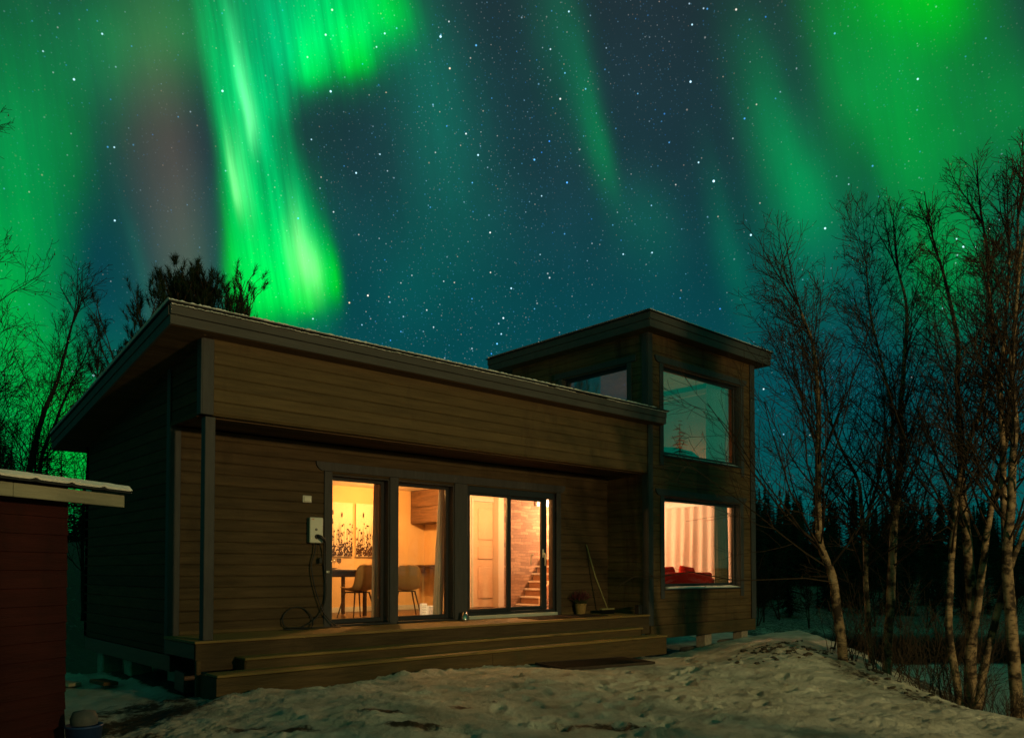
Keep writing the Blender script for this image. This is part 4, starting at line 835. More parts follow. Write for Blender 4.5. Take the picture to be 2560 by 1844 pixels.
t = thing('cable_label', 'small white tag clipped round the charging cable beside the window', 'tag', (2.02, y_-.012, .742)); m = MB(); m.bbox((-.022, -.012, -.014), (.024, .010, .014), .003); m.obj('tag', WHITE, t); m = MB(); m.bbox((.006, -.0132, -.008), (.018, -.0121, .008), .0004); m.obj('tag_mark', BLACK, t)
# metal cup / lantern beside the threshold
t = thing('metal_cup', 'small shiny metal cup standing on the deck at the door threshold', 'cup', (4.30, .80, 0)); m = MB(); m.lathe([(0, .001), (.052, .001), (.05, .02), (.034, .135), (.030, .135), (.03, .128), (0, .12)], n=24); m.obj('cup_body', STEEL, t, True); m = MB(); m.tube([(-.05, 0, .02), (-.075, 0, .02), (-.078, 0, .03)], .005, 6); m.obj('hook', STEEL, t)
# heather in a basket
t = thing('heather_plant', 'purple heather in a wicker basket standing on the deck right of the door', 'potted plant', (6.88, .80, .0))
m = MB(); prof = []
for i in range(15):
    z = .19*i/14; r = .075 + .03*i/14 + .0035*(1 if i % 2 else -1); prof.append((r, z))
prof = [(0, .0)] + prof + [(.095, .19), (.09, .16), (0, .16)]; m.lathe(prof, n=36); m.obj('basket', WICK, t, True)
q_ = random.Random(2); g1 = MB(); g2 = MB()
for i in range(230):
    a = q_.uniform(0, 2*math.pi); r0 = q_.uniform(0, .08); lean = q_.uniform(.0, .17); h_ = q_.uniform(.14, .26) - lean*.3
    b0 = Vector((math.cos(a)*r0, math.sin(a)*r0, .16)); tp = b0 + Vector((math.cos(a)*lean, math.sin(a)*lean*.8, h_)); mid = (b0+tp)/2 + Vector((0, 0, .02))
    g2.tube([b0, mid, tp], [.002, .0018, .001], 3)
    for k_ in range(9):
        s = .45 + .55*k_/8; p = mid.lerp(tp, (s-.4)/.6) if s > .4 else b0; o_ = Vector((q_.uniform(-1, 1), q_.uniform(-1, 1), q_.uniform(-.3, 1)))*.008
        g1.add([p+o_, p+o_+Vector((.007, 0, .004)), p+o_+Vector((0, .006, .010)), p+o_+Vector((-.005, -.004, .006))], [(0, 1, 2), (0, 2, 3), (0, 3, 1), (1, 3, 2)])
for i in range(160):
    a = q_.uniform(0, 2*math.pi); r0 = q_.uniform(.03, .15); z = q_.uniform(.15, .24); d = Vector((math.cos(a), math.sin(a), .3)); p = Vector((math.cos(a)*r0, math.sin(a)*r0, z)); s = d.cross(Vector((0, 0, 1)))*.006
    g2.add([p-s, p+s, p+d*.05], [(0, 1, 2)])
g1.obj('flowers', HEATH, t); g2.obj('foliage', HEATG, t)
# broom leaning in the porch corner
t = thing('broom', 'long handled push broom leaning in the right corner of the porch', 'broom', (7.35, .60, 0))
m = MB(); m.tube([(.0, .0, .10), (-.10, .19, .66), (-.19, .31, 1.20)], [.0125, .0125, .0125], 10); m.tube([(-.19, .31, 1.195), (-.193, .314, 1.215)], [.017, .012], 10); m.obj('handle', BROOMW, t, True)
m = MB(); m.bbox((-.17, -.03, .072), (.17, .035, .10), .006); m.obj('head', BROOMW, t)
m = MB(); q_ = random.Random(1)
for i in range(60):
    for j in range(4):
        x = -.16+.32*i/59; y = -.022+.045*j/3; m.tube([(x, y, .073), (x+q_.uniform(-.004, .004), y+q_.uniform(-.008, .008), .0)], .0028, 3)
m.obj('bristles', BLACK, t)
t = thing('door_mat', 'thin dark rubber mat lying on the deck in front of the sliding door', 'mat', (6.35, .42, 0)); m = MB(); m.bbox((-1.05, -.24, .001), (.55, .28, .013), .003)
m.obj('mat_base', mat('dark_rubber', (.03, .022, .018), .9, .2, var=.3, scale=40, bump=.8, bscale=120), t)
t = thing('porch_box', 'small black box standing at the right end of the deck by the tower corner', 'box', (7.62, .12, 0)); m = MB(); m.bbox((-.05, -.05, 0), (.05, .05, .15), .008); m.obj('box_body', BLACK, t); m = MB(); m.bbox((-.055, -.055, .151), (.055, .055, .165), .004); m.obj('box_lid', BLACK, t)
# grating mat on the snow before the steps
t = thing('boot_scraper_mat', 'dark metal grating mat half buried in the snow before the steps', 'mat', (5.0, -1.22, -.53), R(-12))
m = MB()
for i in range(44): x = -.72+1.44*i/43; m.box((x-.004, -.36, 0), (x+.004, .36, .022))
for j in range(16): y = -.36+.72*j/15; m.box((-.73, y-.003, .002), (.73, y+.003, .018))
m.box((-.75, -.375, 0), (.75, -.36, .026)); m.box((-.75, .36, 0), (.75, .375, .026)); m.box((-.75, -.36, 0), (-.735, .36, .0255)); m.box((.735, -.36, 0), (.75, .36, .0255)); m.box((-.75, -.375, -.01), (.75, .375, -.002))
m.obj('grating', mat('rusty_steel', (.035, .025, .018), .8, .3, var=.4, scale=20), t)
# vent on the gable wall
t = thing('wall_vent', 'small pale louvred vent high on the dark gable wall', 'vent', (0, 4.32, 1.86)); m = MB(); m.bbox((-.035, -.09, -.11), (.0, -.012, .11), .004); m.bbox((-.035, .012, -.11), (.0, .09, .11), .004); m.obj('vent_frame', WHITE, t); m = MB(); m.bbox((-.02, -.0119, -.10), (.0, .0119, .10), .002); m.obj('vent_slot', BLACK, t)
# timber offcuts and block by the gable wall
for x, y, l, a, lb, cc in ((-.75, 3.4, 1.3, .35, 'pale plank lying in the shade beside the gable wall', OLDW), (-.35, 2.2, .45, .1, 'short timber offcut beside the gable wall', STEP), (.10, .62, .42, -.1, 'dark wooden crate standing in the shade under the porch corner', DARKW)):
    z = H(x, y)+.02; m = MB(); m.bbox((-.09, -l/2, 0), (.09, l/2, .045 if cc != DARKW else .22), .006); o = m.obj('plank', cc); o.location = (x, y, z+.02); o.rotation_euler = (0, .03, a); tag(o, lb, 'plank')

# ------------------------------------------------------------------ red shed at the left
SH = thing('red_shed', 'small red board shed with a white fascia and snowy roof at the left edge', 'shed', (-1.73, -1.92, -.6), math.atan2(.505, .863))
# local x along front (negative to the left), local y to the back
m = MB(); z = -.2
while z < 1.92:
    m.prism([(.10, z), (.10, z+.13), (0, z+.13), (-.012, z+.004), (0, z)], -4.2, 0, 0); z += .13
m.obj('front_wall', REDW, SH)
m = MB(); z = -.2
while z < 1.92:
    m.box((-.02, .102, z), (0, 2.6, z+.127)); z += .13
m.obj('side_wall', REDW, SH)
r_ = MB(); a0, a1 = -4.4, .36
def sl2(mb, x0, x1, y0, y1, b, t_, s=.10): mb.add([(x0,y0,b),(x1,y0,b),(x1,y1,b+s*(y1-y0)),(x0,y1,b+s*(y1-y0)),(x0,y0,t_),(x1,y0,t_),(x1,y1,t_+s*(y1-y0)),(x0,y1,t_+s*(y1-y0))], [(0,3,2,1),(4,5,6,7),(0,1,5,4),(1,2,6,5),(2,3,7,6),(3,0,4,7)])
sl2(r_, a0, a1-.03, -.16, 2.7, 1.875, 1.945); rr_ = r_.obj('roof', OLDW, SH)
m = MB(); m.bbox((a0, -.19, 1.858), (-.62, -.161, 1.952), .003); m.bbox((-.616, -.19, 1.858), (a1, -.161, 1.952), .003); sl2(m, a1-.028, a1, -.16, 2.7, 1.858, 1.952); m.obj('fascia', OLDW, rr_)
# profiled sheet edge and snow above
m = MB(); n = 300; vs = []; fs = []
for i in range(n+1):
    x = a0-.02+(a1-a0+.05)*i/n; u = ((x+.03) % .30)/.30; hb = .012*math.exp(-((u-.5)/.08)**2)
    for y, dz in ((-.235, -.012), (-.235, .0), (2.72, .295), (2.72, .283)): vs.append((x, y, 1.962+.018+hb*(1 if dz != -.012 and dz != .283 else .6)+dz))
for i in range(n):
    for j in range(4): fs.append((i*4+j, i*4+4+j, i*4+4+(j+1) % 4, i*4+(j+1) % 4))
m.add(vs, fs); m.obj('roof_sheet', ROOF, rr_)
m = MB(); n = 300; vs = []; fs = []; q_ = random.Random(6); v = 0
for i in range(n+1):
    x = a0-.02+(a1-a0+.055)*i/n; u = ((x+.03) % .30)/.30; hb = .013*math.exp(-((u-.5)/.08)**2); v = v*.85+q_.uniform(-1, 1)*.0025; e = min(1, (n-i)/10); tt = (.032+.5*v)*(.25+.75*e**.5)
    yb = -.228 + v + .0
    for y, z in ((yb, 1.986+hb), (yb-.006, 1.986+hb+tt*.5), (yb+.03, 2.0+max(tt, .030)), (.4, 2.05+tt), (2.7, 2.28+tt), (2.7, 2.26)): vs.append((x, y, z))
for i in range(n):
    for j in range(5): fs.append((i*6+j, i*6+6+j, i*6+7+j, i*6+j+1))
fs.append(tuple(n*6+j for j in range(6))); m.add(vs, fs); m.obj('roof_snow', SNOW, rr_)
# blue bucket
bx_, by_ = -1.64, -2.10
t = thing('blue_bucket', 'blue plastic bucket with a dull grey lid standing at the corner of the red shed', 'bucket', (bx_, by_, H(bx_, by_)-.01)); m = MB(); m.lathe([(0, 0), (.10, 0), (.125, .27), (.13, .27), (.13, .285), (.118, .285), (.11, .26), (0, .255)], n=28); m.obj('bucket_body', BLUE, t, True)
m = MB(); m.lathe([(.09, .287), (.095, .33), (.075, .38), (.0, .395)], n=20); m.obj('lid', mat('grey_lid', (.10, .10, .10), .6, .3, var=.3), t, True)

# ------------------------------------------------------------------ stones on the mound
q_ = random.Random(12)
def stone(r, seed):
    g = random.Random(seed); m = MB(); n, k_ = 7, 5
    off = Vector((g.uniform(0, 50), g.uniform(0, 50), 0))
    for i in range(k_+1):
        th = math.pi*i/k_
        for j in range(n):
            ph = 2*math.pi*j/n; d = Vector((math.sin(th)*math.cos(ph), math.sin(th)*math.sin(ph), math.cos(th)*.6)); m.v.append(tuple(d*r*(1+.45*mnoise.noise(d*1.6+off))))
    for i in range(k_):
        for j in range(n): m.f.append((i*n+j, i*n+(j+1) % n, (i+1)*n+(j+1) % n, (i+1)*n+j))
    return m
protos = [stone(.03, s).obj('stone', ROCK) for s in range(4)]
cnt = 0
for i in range(150):
    if i < 90: x = 6.95+q_.gauss(0, .5); y = -3.05+q_.gauss(0, .36)
    elif i < 115: x, y = 6.0+q_.uniform(-.9, 1.4), -3.2+q_.uniform(-.6, .8)
    else:
        s = q_.random(); x = 5.0+s*1.7+q_.gauss(0, .15); y = -5.7+s*1.6+q_.gauss(0, .18)
    o = protos[i] if i < 4 else protos[i % 4].copy()
    if i >= 4: C.objects.link(o)
    sc_ = q_.choice([.4, .55, .8, 1.1, 1.5]) * (1.5 if i == 100 else 1); o.scale = (sc_, sc_, sc_*.8); o.rotation_euler = (q_.uniform(-.3, .3), q_.uniform(-.3, .3), q_.uniform(0, 6)); o.location = (x, y, H(x, y)+.004)
    tag(o, 'small dark stone half buried in the snow near the bank', 'stone', 'stones in the snow right of the house')

# ------------------------------------------------------------------ yard lamp behind the viewer that lights the front of the house
YL = thing('street_lamp', 'yard lamp on a pole behind the viewer, its warm light falling on the house front', 'street lamp', (2.6, -17.5, H(2.6, -17.5)))
m = MB(); m.tube([(0, 0, 0), (0, 0, 6.0)], [.055, .04], 12); m.obj('pole', STEEL, YL, True)
m = MB(); m.lathe([(.02, .30), (.10, .24), (.20, .12), (.21, .10), (.20, .10), (.09, .215), (0, .23)], c=(0, 0, 5.95), n=24); m.obj('lamp_shade', DFRAME, YL, True)
m = MB(); m.lathe([(0, -.07), (.05, -.05), (.07, 0), (.05, .05), (0, .07)], c=(0, 0, 6.10), n=16); m.obj('bulb', emis('yard_lamp_glow', (1, .6, .25), 30), YL, True)
ld = bpy.data.lights.new('bulb_light', 'POINT'); lo_ = bpy.data.objects.new('bulb_light', ld); C.objects.link(lo_); lo_.parent = YL; lo_.location = (0, .12, 5.96)
ld.energy = 4100; ld.color = (1, .71, .28); ld.shadow_soft_size = .35

# ------------------------------------------------------------------ trees
def orth(d):
    a = d.orthogonal().normalized(); return a, d.cross(a)
def polytube(mb, pts, r0, r1, n=3):
    m_ = len(pts); base = len(mb.v); pa = None
    for i, p in enumerate(pts):
        d = (pts[min(i+1, m_-1)] - pts[max(i-1, 0)]); d.normalize()
        if pa is None: pa = d.orthogonal().normalized()
        else: pa = (pa - d*pa.dot(d)).normalized()
        b = d.cross(pa); r = r0 + (r1-r0)*i/(m_-1)
        for j in range(n):
            t = 2*math.pi*j/n; v = p + pa*(math.cos(t)*r) + b*(math.sin(t)*r); mb.v.append((v.x, v.y, v.z))
    for i in range(m_-1):
        for j in range(n):
            mb.f.append((base+i*n+j, base+i*n+(j+1) % n, base+(i+1)*n+(j+1) % n, base+(i+1)*n+j))
def along(path, s):
    L = [0]
    for a, b in zip(path[:-1], path[1:]): L.append(L[-1]+(b-a).length)
    t = s*L[-1]
    for i in range(len(path)-1):
        if t <= L[i+1] or i == len(path)-2:
            u = (t-L[i])/max(1e-6, L[i+1]-L[i]); return path[i].lerp(path[i+1], u), (path[i+1]-path[i]).normalized()
def grow(mb, q_, p, d, length, r, lvl, seg=5, up=.25, wig=.16, kids=(6, 9), lvmax=3, fine=.0022, leaf=None):
    pts = [p.copy()]; dd = d.copy(); st = length/seg
    for i in range(seg):
        dd = (dd + Vector((q_.uniform(-1, 1), q_.uniform(-1, 1), q_.uniform(-1, 1)))*wig + Vector((0, 0, up*st*1.6))).normalized()
        pts.append(pts[-1] + dd*st)
    polytube(mb, pts, r, max(fine, r*.35), 4 if r > .008 else 3)
    if lvl >= lvmax:
        if leaf is not None and q_.random() < .05:
            c = pts[-1] - Vector((0, 0, .015)); leaf.add([c, c+Vector((.010, .004, -.03)), c+Vector((0, 0, -.05)), c+Vector((-.008, .006, -.03))], [(0, 1, 2, 3)])
        return
    for k_ in range(q_.randint(*kids)):
        s = q_.uniform(.18, .98); pp, pd = along(pts, s); a, b = orth(pd); t = q_.uniform(0, 2*math.pi); o = a*math.cos(t)+b*math.sin(t)
        ang = q_.uniform(.45, .95); nd = (pd*math.cos(ang) + o*math.sin(ang)).normalized()
        grow(mb, q_, pp, nd, length*q_.uniform(.32, .55)*(1.15-s*.5), max(fine, r*.5*(1.05-s*.5)), lvl+1, max(3, seg-1), up, wig*1.15, kids if lvl+1 < lvmax-1 else (3, 6), lvmax, fine, leaf)
def stem_radius(path, r0, r1): return [r0 + (r1-r0)*(i/(len(path)-1))**.85 for i in range(len(path))]
def smooth_path(path, sub=4):
    P_ = [Vector(p) for p in path]; out = []
    for i in range(len(P_)-1):
        p0, p1, p2, p3 = P_[max(i-1, 0)], P_[i], P_[i+1], P_[min(i+2, len(P_)-1)]
        for k_ in range(sub):
            s = k_/sub; out.append(.5*((2*p1) + (p2-p0)*s + (2*p0-5*p1+4*p2-p3)*s*s + (3*p1-p0-3*p2+p3)*s**3))
    out.append(P_[-1]); return out
def bare_tree(name, label, cat, stems, seed, group=None, bark=BIRCH, twigs=BARKD, z_lo=.9, nb=34, blen=1.15, up=.28, fine=.0026, kids=(5, 8), lvmax=3, side=None, leaves=True, trunc=.88):
    q_ = random.Random(seed); p0 = Vector(stems[0][0][0]); t = thing(name, label, cat, p0, 0, group)
    tr_m = MB(); cr = MB(); lf = MB() if leaves else None
    for path, r0, r1 in stems:
        sp = [p - p0 for p in smooth_path(path, 5)]
        sp = sp[:max(6, int(len(sp)*trunc))]
        # small irregularities
        sp = [p + Vector((mnoise.noise(p*1.7+p0), mnoise.noise(p*1.9-p0), 0))*.02 for p in sp]
        rad = stem_radius(sp, r0, r1); rad[0] *= 1.25
        rad = [r*(1+.10*mnoise.noise(Vector((i*.9, seed, r0*50)))) for i, r in enumerate(rad)]
        cut = len(sp)
        tr_m.tube(sp, rad, 9)
        top = sp[-1].z
        for k_ in range(nb):
            s = q_.uniform(0, 1)**.8; zz = z_lo + (top-z_lo)*s
            j = min(range(len(sp)), key=lambda i: abs(sp[i].z-zz)); j = min(max(j, 1), len(sp)-2)
            pd = (sp[j+1]-sp[j-1]).normalized(); a, b = orth(pd); th = q_.uniform(0, 2*math.pi); o = a*math.cos(th)+b*math.sin(th)
            if side is not None and q_.random() < .3: o = (o + side).normalized()
            ang = q_.uniform(.55, 1.05) - .25*s; nd = (pd*math.cos(ang)+o*math.sin(ang)).normalized()
            L = blen*q_.uniform(.5, 1.15)*(1.15-.80*s); r = min(rad[j]*.5, .006+.009*(1-s))
            grow(cr, q_, sp[j], nd, L, r, 1, 7, up*q_.uniform(.3, 1.3), .15, kids, lvmax, fine, lf)
        # leader splitting at the top
        for k_ in range(4):
            nd = (sp[-1]-sp[-3]).normalized() + Vector((q_.uniform(-.3, .3), q_.uniform(-.3, .3), 0)); grow(cr, q_, sp[-1], nd.normalized(), blen*.5, r1*.8, 1, 6, up, .12, kids, lvmax, fine, lf)
    tr_m.obj('trunk', bark, t, True); cr.obj('crown', twigs, t)
    if lf is not None and lf.f: lf.obj('withered_leaves', BARKP, t)
    return t
GB = 'bare birches on the river bank'
LEFTV = Vector((-.74, .67, .1))
B1=[(6.92,-3.87,-1.0),(6.9,-3.85,-.69),(6.83,-3.79,.23),(6.79,-3.74,.69),(6.7,-3.63,1.2),(6.7,-3.62,1.96),(6.7,-3.62,2.73),(6.7,-3.61,3.32),(6.68,-3.57,3.75),(6.57,-3.45,4.24),(6.51,-3.38,4.72),(6.49,-3.34,5.16),(6.47,-3.3,5.47)]
B2=[(7.5,-3.98,-1.3),(7.48,-3.97,-.87),(7.45,-3.91,.16),(7.46,-3.89,.95),(7.45,-3.84,1.61),(7.46,-3.79,1.99),(7.33,-3.62,2.48),(7.23,-3.49,2.99),(7.24,-3.45,3.66),(7.24,-3.4,4.23)]
B2b=[(7.45,-3.88,1.2),(7.55,-3.93,1.65),(7.7,-4.02,2.2),(7.75,-4.05,2.9),(7.8,-4.0,3.6)]
B3=[(7.36,-4.14,-1.3),(7.38,-4.15,-.87),(7.43,-4.21,.18),(7.46,-4.24,.94),(7.5,-4.28,1.58),(7.56,-4.34,2.36),(7.56,-4.33,2.83),(7.59,-4.35,3.23),(7.62,-4.38,3.76),(7.63,-4.38,4.3),(7.56,-4.31,4.84),(7.55,-4.29,5.27),(7.7,-4.42,5.76)]
B3b=[(7.5,-4.28,1.5),(7.45,-4.2,2.2),(7.5,-4.25,2.8),(7.52,-4.1,3.61),(7.49,-3.99,4.24),(7.5,-3.92,5.09),(7.58,-3.91,5.85)]
B4=[(6.8,-5.24,-1.3),(6.8,-5.24,-.86),(6.73,-5.17,.13),(6.77,-5.18,.81),(6.83,-5.21,1.38),(6.91,-5.25,1.84),(7.03,-5.33,2.3),(7.17,-5.43,2.78),(7.26,-5.48,3.26),(7.31,-5.49,3.84),(7.28,-5.45,4.7),(7.27,-5.41,5.22),(7.3,-5.42,6.01)]
B5=[(7.1,-5.24,-1.4),(7.1,-5.24,-1.02),(7.18,-5.27,.23),(7.2,-5.23,.93),(7.24,-5.19,1.46),(7.26,-5.15,2.1),(7.3,-5.12,2.85),(7.34,-5.1,3.6),(7.29,-4.99,4.37),(7.24,-4.87,4.89),(7.18,-4.76,5.68)]
B5b=[(7.13,-5.27,-.1),(7.13,-5.31,.12),(7.16,-5.4,.78),(7.18,-5.47,1.38),(7.24,-5.58,1.96),(7.27,-5.67,2.52),(7.26,-5.71,3.07),(7.26,-5.78,3.99),(7.21,-5.81,5.07),(7.12,-5.8,5.98)]
B6=[(6.68,-5.4,-1.4),(6.71,-5.42,-1.01),(6.8,-5.54,-.18),(6.92,-5.67,.48),(7.0,-5.76,.87),(7.08,-5.85,1.19),(7.21,-5.99,1.78),(7.26,-6.07,2.69),(7.3,-6.1,3.6)]
B7=[(6.86,-5.82,-1.4),(6.84,-5.82,-.9),(6.76,-5.79,.27),(6.72,-5.78,.92),(6.74,-5.82,1.49),(6.75,-5.84,2.0),(6.75,-5.87,2.42),(6.72,-5.86,2.95),(6.76,-5.93,3.98),(6.82,-6.03,4.87),(6.77,-6.02,5.98)]
B7b=[(6.80,-5.78,-.1),(6.86,-5.75,.42),(6.86,-5.72,1.32),(6.88,-5.71,2.24),(6.91,-5.69,2.93),(6.99,-5.72,3.63),(7.06,-5.76,4.57),(7.03,-5.7,5.42)]
bare_tree('birch_tree','leaning birch nearest the tower, its trunk bending left above the snow mound','tree',[(B1,.078,.014)],1,GB,nb=51,blen=2.3,kids=(7,10),side=LEFTV,z_lo=1.5,trunc=.76)
bare_tree('birch_tree','slim birch, second trunk from the tower, forking at half height','tree',[(B2,.052,.012),(B2b,.028,.008)],2,GB,nb=27,blen=1.52,kids=(7,10),z_lo=1.8,trunc=.82)
bare_tree('birch_tree','pale straight birch beside the slim forked one, third trunk from the tower','tree',[(B3,.072,.014),(B3b,.030,.008)],3,GB,nb=35,blen=1.74,kids=(7,10),z_lo=2.0,trunc=.82)
bare_tree('birch_tree','thin crooked birch at the left of the right hand clump','tree',[(B4,.050,.012)],4,GB,nb=38,blen=1.67,kids=(7,10),z_lo=2.2)
bare_tree('birch_tree','thick birch with two stems in the middle of the right hand clump','tree',[(B5,.085,.014),(B5b,.052,.012)],5,GB,nb=33,blen=1.67,kids=(7,10),z_lo=2.4)
bare_tree('birch_tree','birch leaning right across the right hand clump','tree',[(B6,.055,.016)],6,GB,nb=16,blen=1.45,kids=(7,10),z_lo=2.6)
bare_tree('birch_tree','thick twin stemmed birch at the right edge of the photo','tree',[(B7,.080,.014),(B7b,.055,.012)],7,GB,nb=37,blen=1.59,kids=(7,10),z_lo=2.4)
# the snow lit twig that reaches across the lower tower window
tw=thing('reaching_branch','long thin bare branch reaching left across the lower tower window','branch',(0,0,0))
q2=random.Random(31); bm_=MB(); LP=[Vector(p) for p in ((6.83,-3.79,.60),(6.45,-3.55,.66),(6.05,-3.20,.64),(5.75,-2.95,.63),(5.30,-2.62,.74),(4.95,-2.30,.68),(4.70,-2.12,.68))]
polytube(bm_,LP,.011,.0035,5)
for s_,l_2 in ((.55,.35),(.66,.45),(.8,.35),(.9,.3),(.97,.3),(.99,.25),(.99,.28),(.45,.3)):
    pp,pd=along(LP,s_); grow(bm_,q2,pp,(pd+Vector((q2.uniform(-.3,.3),q2.uniform(-.3,.3),q2.uniform(-.5,.5)))).normalized(),l_2,.004,2,5,.1,.14,(3,4),3,.0018)
bm_.obj('twigs',BARKD,tw)
# brushwood and saplings on the bank
def shrub(name,label,x,y,h,n,seed,grp,spread=.35):
    q_=random.Random(seed); z=H(x,y)-.05; t=thing(name,label,'shrub',(x,y,z),0,grp); m=MB()
    for i in range(n):
        a=q_.uniform(0,6.28); d=Vector((math.cos(a)*q_.uniform(.1,spread*1.6),math.sin(a)*q_.uniform(.1,spread*1.6),1)).normalized()
        grow(m,q_,Vector((q_.uniform(-.12,.12),q_.uniform(-.12,.12),0)),d,h*q_.uniform(.6,1.1),.006,1,6,.15,.10,(4,7),2 if n>8 else 3,.0022)
    m.obj('stems',BARKD,t); return t
k=0
for x,y,h,n in ((7.15,-3.75,.9,14),(6.95,-4.2,.8,12),(7.6,-3.4,.9,10),(6.6,-4.6,.7,12),(6.3,-5.0,.6,12),(6.95,-4.9,1.1,12),(6.5,-5.5,.8,14),(6.2,-5.9,.6,12),(7.3,-5.0,1.3,10),(6.9,-6.1,.9,14),(8.3,-3.9,1.3,9),(8.9,-3.3,1.2,9),(9.8,-4.4,1.6,8),(8.0,-5.1,1.5,8),(5.9,-6.1,.5,12),(11.5,-3.5,1.8,8),(12.5,-5,2.0,8),(13.5,-2,2.0,8),(12,-8,2.2,7),(14.5,-6,2.2,7)):
    k+=1; shrub('bare_shrub','thin leafless brushwood growing on the dark river bank among the birches',x,y,h,n,100+k,'brushwood on the river bank')
# ---- left side trees
GL='bare trees behind the shed and house'
L1=[(-.2,8.9,-.6),(-.1,8.8,.6),(-.03,8.68,2.16),(.07,8.56,2.92),(.21,8.4,3.77),(.4,8.2,4.38),(.57,8.01,5.4),(.71,7.86,6.0)]
L2=[(.2,9.15,-.6),(.28,9.07,2.0),(.32,9.0,3.0),(.51,8.8,3.7),(.67,8.63,4.3),(.78,8.52,4.8)]
L3=[(-.6,9.0,-.6),(-.6,8.9,1.8),(-.85,8.7,3.0),(-1.1,8.5,4.0),(-1.2,8.4,4.9)]
L0=[(-1.6,6.1,-.5),(-1.55,5.9,1.5),(-1.5,5.7,3.3),(-1.48,5.56,5.1),(-1.45,5.5,6.6),(-1.42,5.43,7.3)]
bare_tree('birch_tree','dark many stemmed birch rising behind the shed roof, left of the house','tree',[(L1,.10,.018),(L2,.06,.014),(L3,.06,.014)],21,GL,bark=BARKD,nb=34,blen=2.3,z_lo=1.6,fine=.0035,up=.2,kids=(6,9))
bare_tree('birch_tree','bare birch cut off by the left edge of the photo, twigs reaching in','tree',[(L0,.09,.016)],22,GL,bark=BARKD,nb=60,blen=2.1,z_lo=1.2,fine=.003,kids=(7,9))
bare_tree('birch_tree','small bare birch between the shed roof and the house eaves','tree',[([(1.3,9.8,-.3),(1.25,9.8,1.5),(1.3,9.7,3.0),(1.35,9.6,4.2)],.05,.012)],23,GL,bark=BARKD,nb=36,blen=1.5,z_lo=.8,fine=.0035,kids=(7,9))
bare_tree('birch_tree','low bushy bare tree directly above the shed roof','tree',[([(-1.4,9.2,-.4),(-1.5,9.2,1.0),(-1.45,9.1,2.2),(-1.5,9.0,3.2)],.05,.012),([(-.9,9.9,-.3),(-.8,9.9,1.0),(-.7,9.9,2.6)],.04,.012)],24,GL,bark=BARKD,nb=36,blen=1.7,z_lo=.6,fine=.0035,kids=(6,9))
# ---- pine with needle tufts
def tuft(mb,q_,p,d,r):
    d=d.normalized(); a,b=orth(d)
    for i in range(26):
        t=q_.uniform(0,6.28); o=a*math.cos(t)+b*math.sin(t); s=q_.random(); c=p-d*r*1.3*s; nd=(d*q_.uniform(.35,1.0)+o*q_.uniform(.4,.9)).normalized(); e=c+nd*r*q_.uniform(.6,1.0); w=nd.cross(d); w=(w.normalized() if w.length>1e-3 else a)*.0055
        mb.add([c-w,c+w,e+w*.3,e-w*.3],[(0,1,2,3)])
def pine(label,path,r0,seed,spread,nlimb,z_lo,tr=.13):
    q_=random.Random(seed); p0=Vector(path[0]); t=thing('pine_tree',label,'tree',p0,0,'pines behind the house'); sp=[p-p0 for p in smooth_path(path,5)]; tm=MB(); nd_=MB(); lm=MB()
    tm.tube(sp,stem_radius(sp,r0,.03),9); top=sp[-1].z
    def limb(p,d,L,r,lvl):
        pts=[p.copy()]; dd=d.copy(); seg=5
        for i in range(seg):
            dd=(dd+Vector((q_.uniform(-1,1),q_.uniform(-1,1),q_.uniform(-1,1)))*.20+Vector((0,0,.16))).normalized(); pts.append(pts[-1]+dd*L/seg)
        polytube(lm,pts,r,r*.4,4)
        if lvl>=3: tuft(nd_,q_,pts[-1],dd+Vector((0,0,.5)),tr); tuft(nd_,q_,pts[-2],dd+Vector((0,0,.5)),tr*.8); return
        for k_ in range(q_.randint(4,6) if lvl==1 else q_.randint(3,5)):
            pp,pd=along(pts,q_.uniform(.35,1)); a,b=orth(pd); th=q_.uniform(0,6.28); o=a*math.cos(th)+b*math.sin(th); limb(pp,(pd*.8+o*.7+Vector((0,0,.2))).normalized(),L*q_.uniform(.35,.55),r*.55,lvl+1)
    for k_ in range(nlimb):
        s=k_/nlimb; z=z_lo+(top-z_lo)*s; j=min(range(len(sp)),key=lambda i:abs(sp[i].z-z)); a=k_*2.4+q_.uniform(-.4,.4); limb(sp[j],Vector((math.cos(a),math.sin(a),.30+.9*s)).normalized(),spread*(1.08-.80*s)*q_.uniform(.75,1.1),.03*(1.1-s*.7),1)
    tm.obj('trunk',BARKP,t,True); lm.obj('limb',BARKP,t); nd_.obj('crown',NEED,t); return t
pine('large dark pine whose crown shows above the left end of the roof',[(3.1,8.6,-.5),(3.07,8.57,2.3),(3.0,8.51,4.4),(2.99,8.48,5.1),(2.99,8.45,5.8),(2.97,8.45,6.35)],.14,41,2.35,58,3.9,tr=.15)
pine('top of a second pine just showing over the roof edge right of the large one',[(4.7,8.3,-.5),(4.62,8.3,3.5),(4.60,8.2,5.0),(4.55,8.2,5.55)],.08,43,.8,16,4.2)
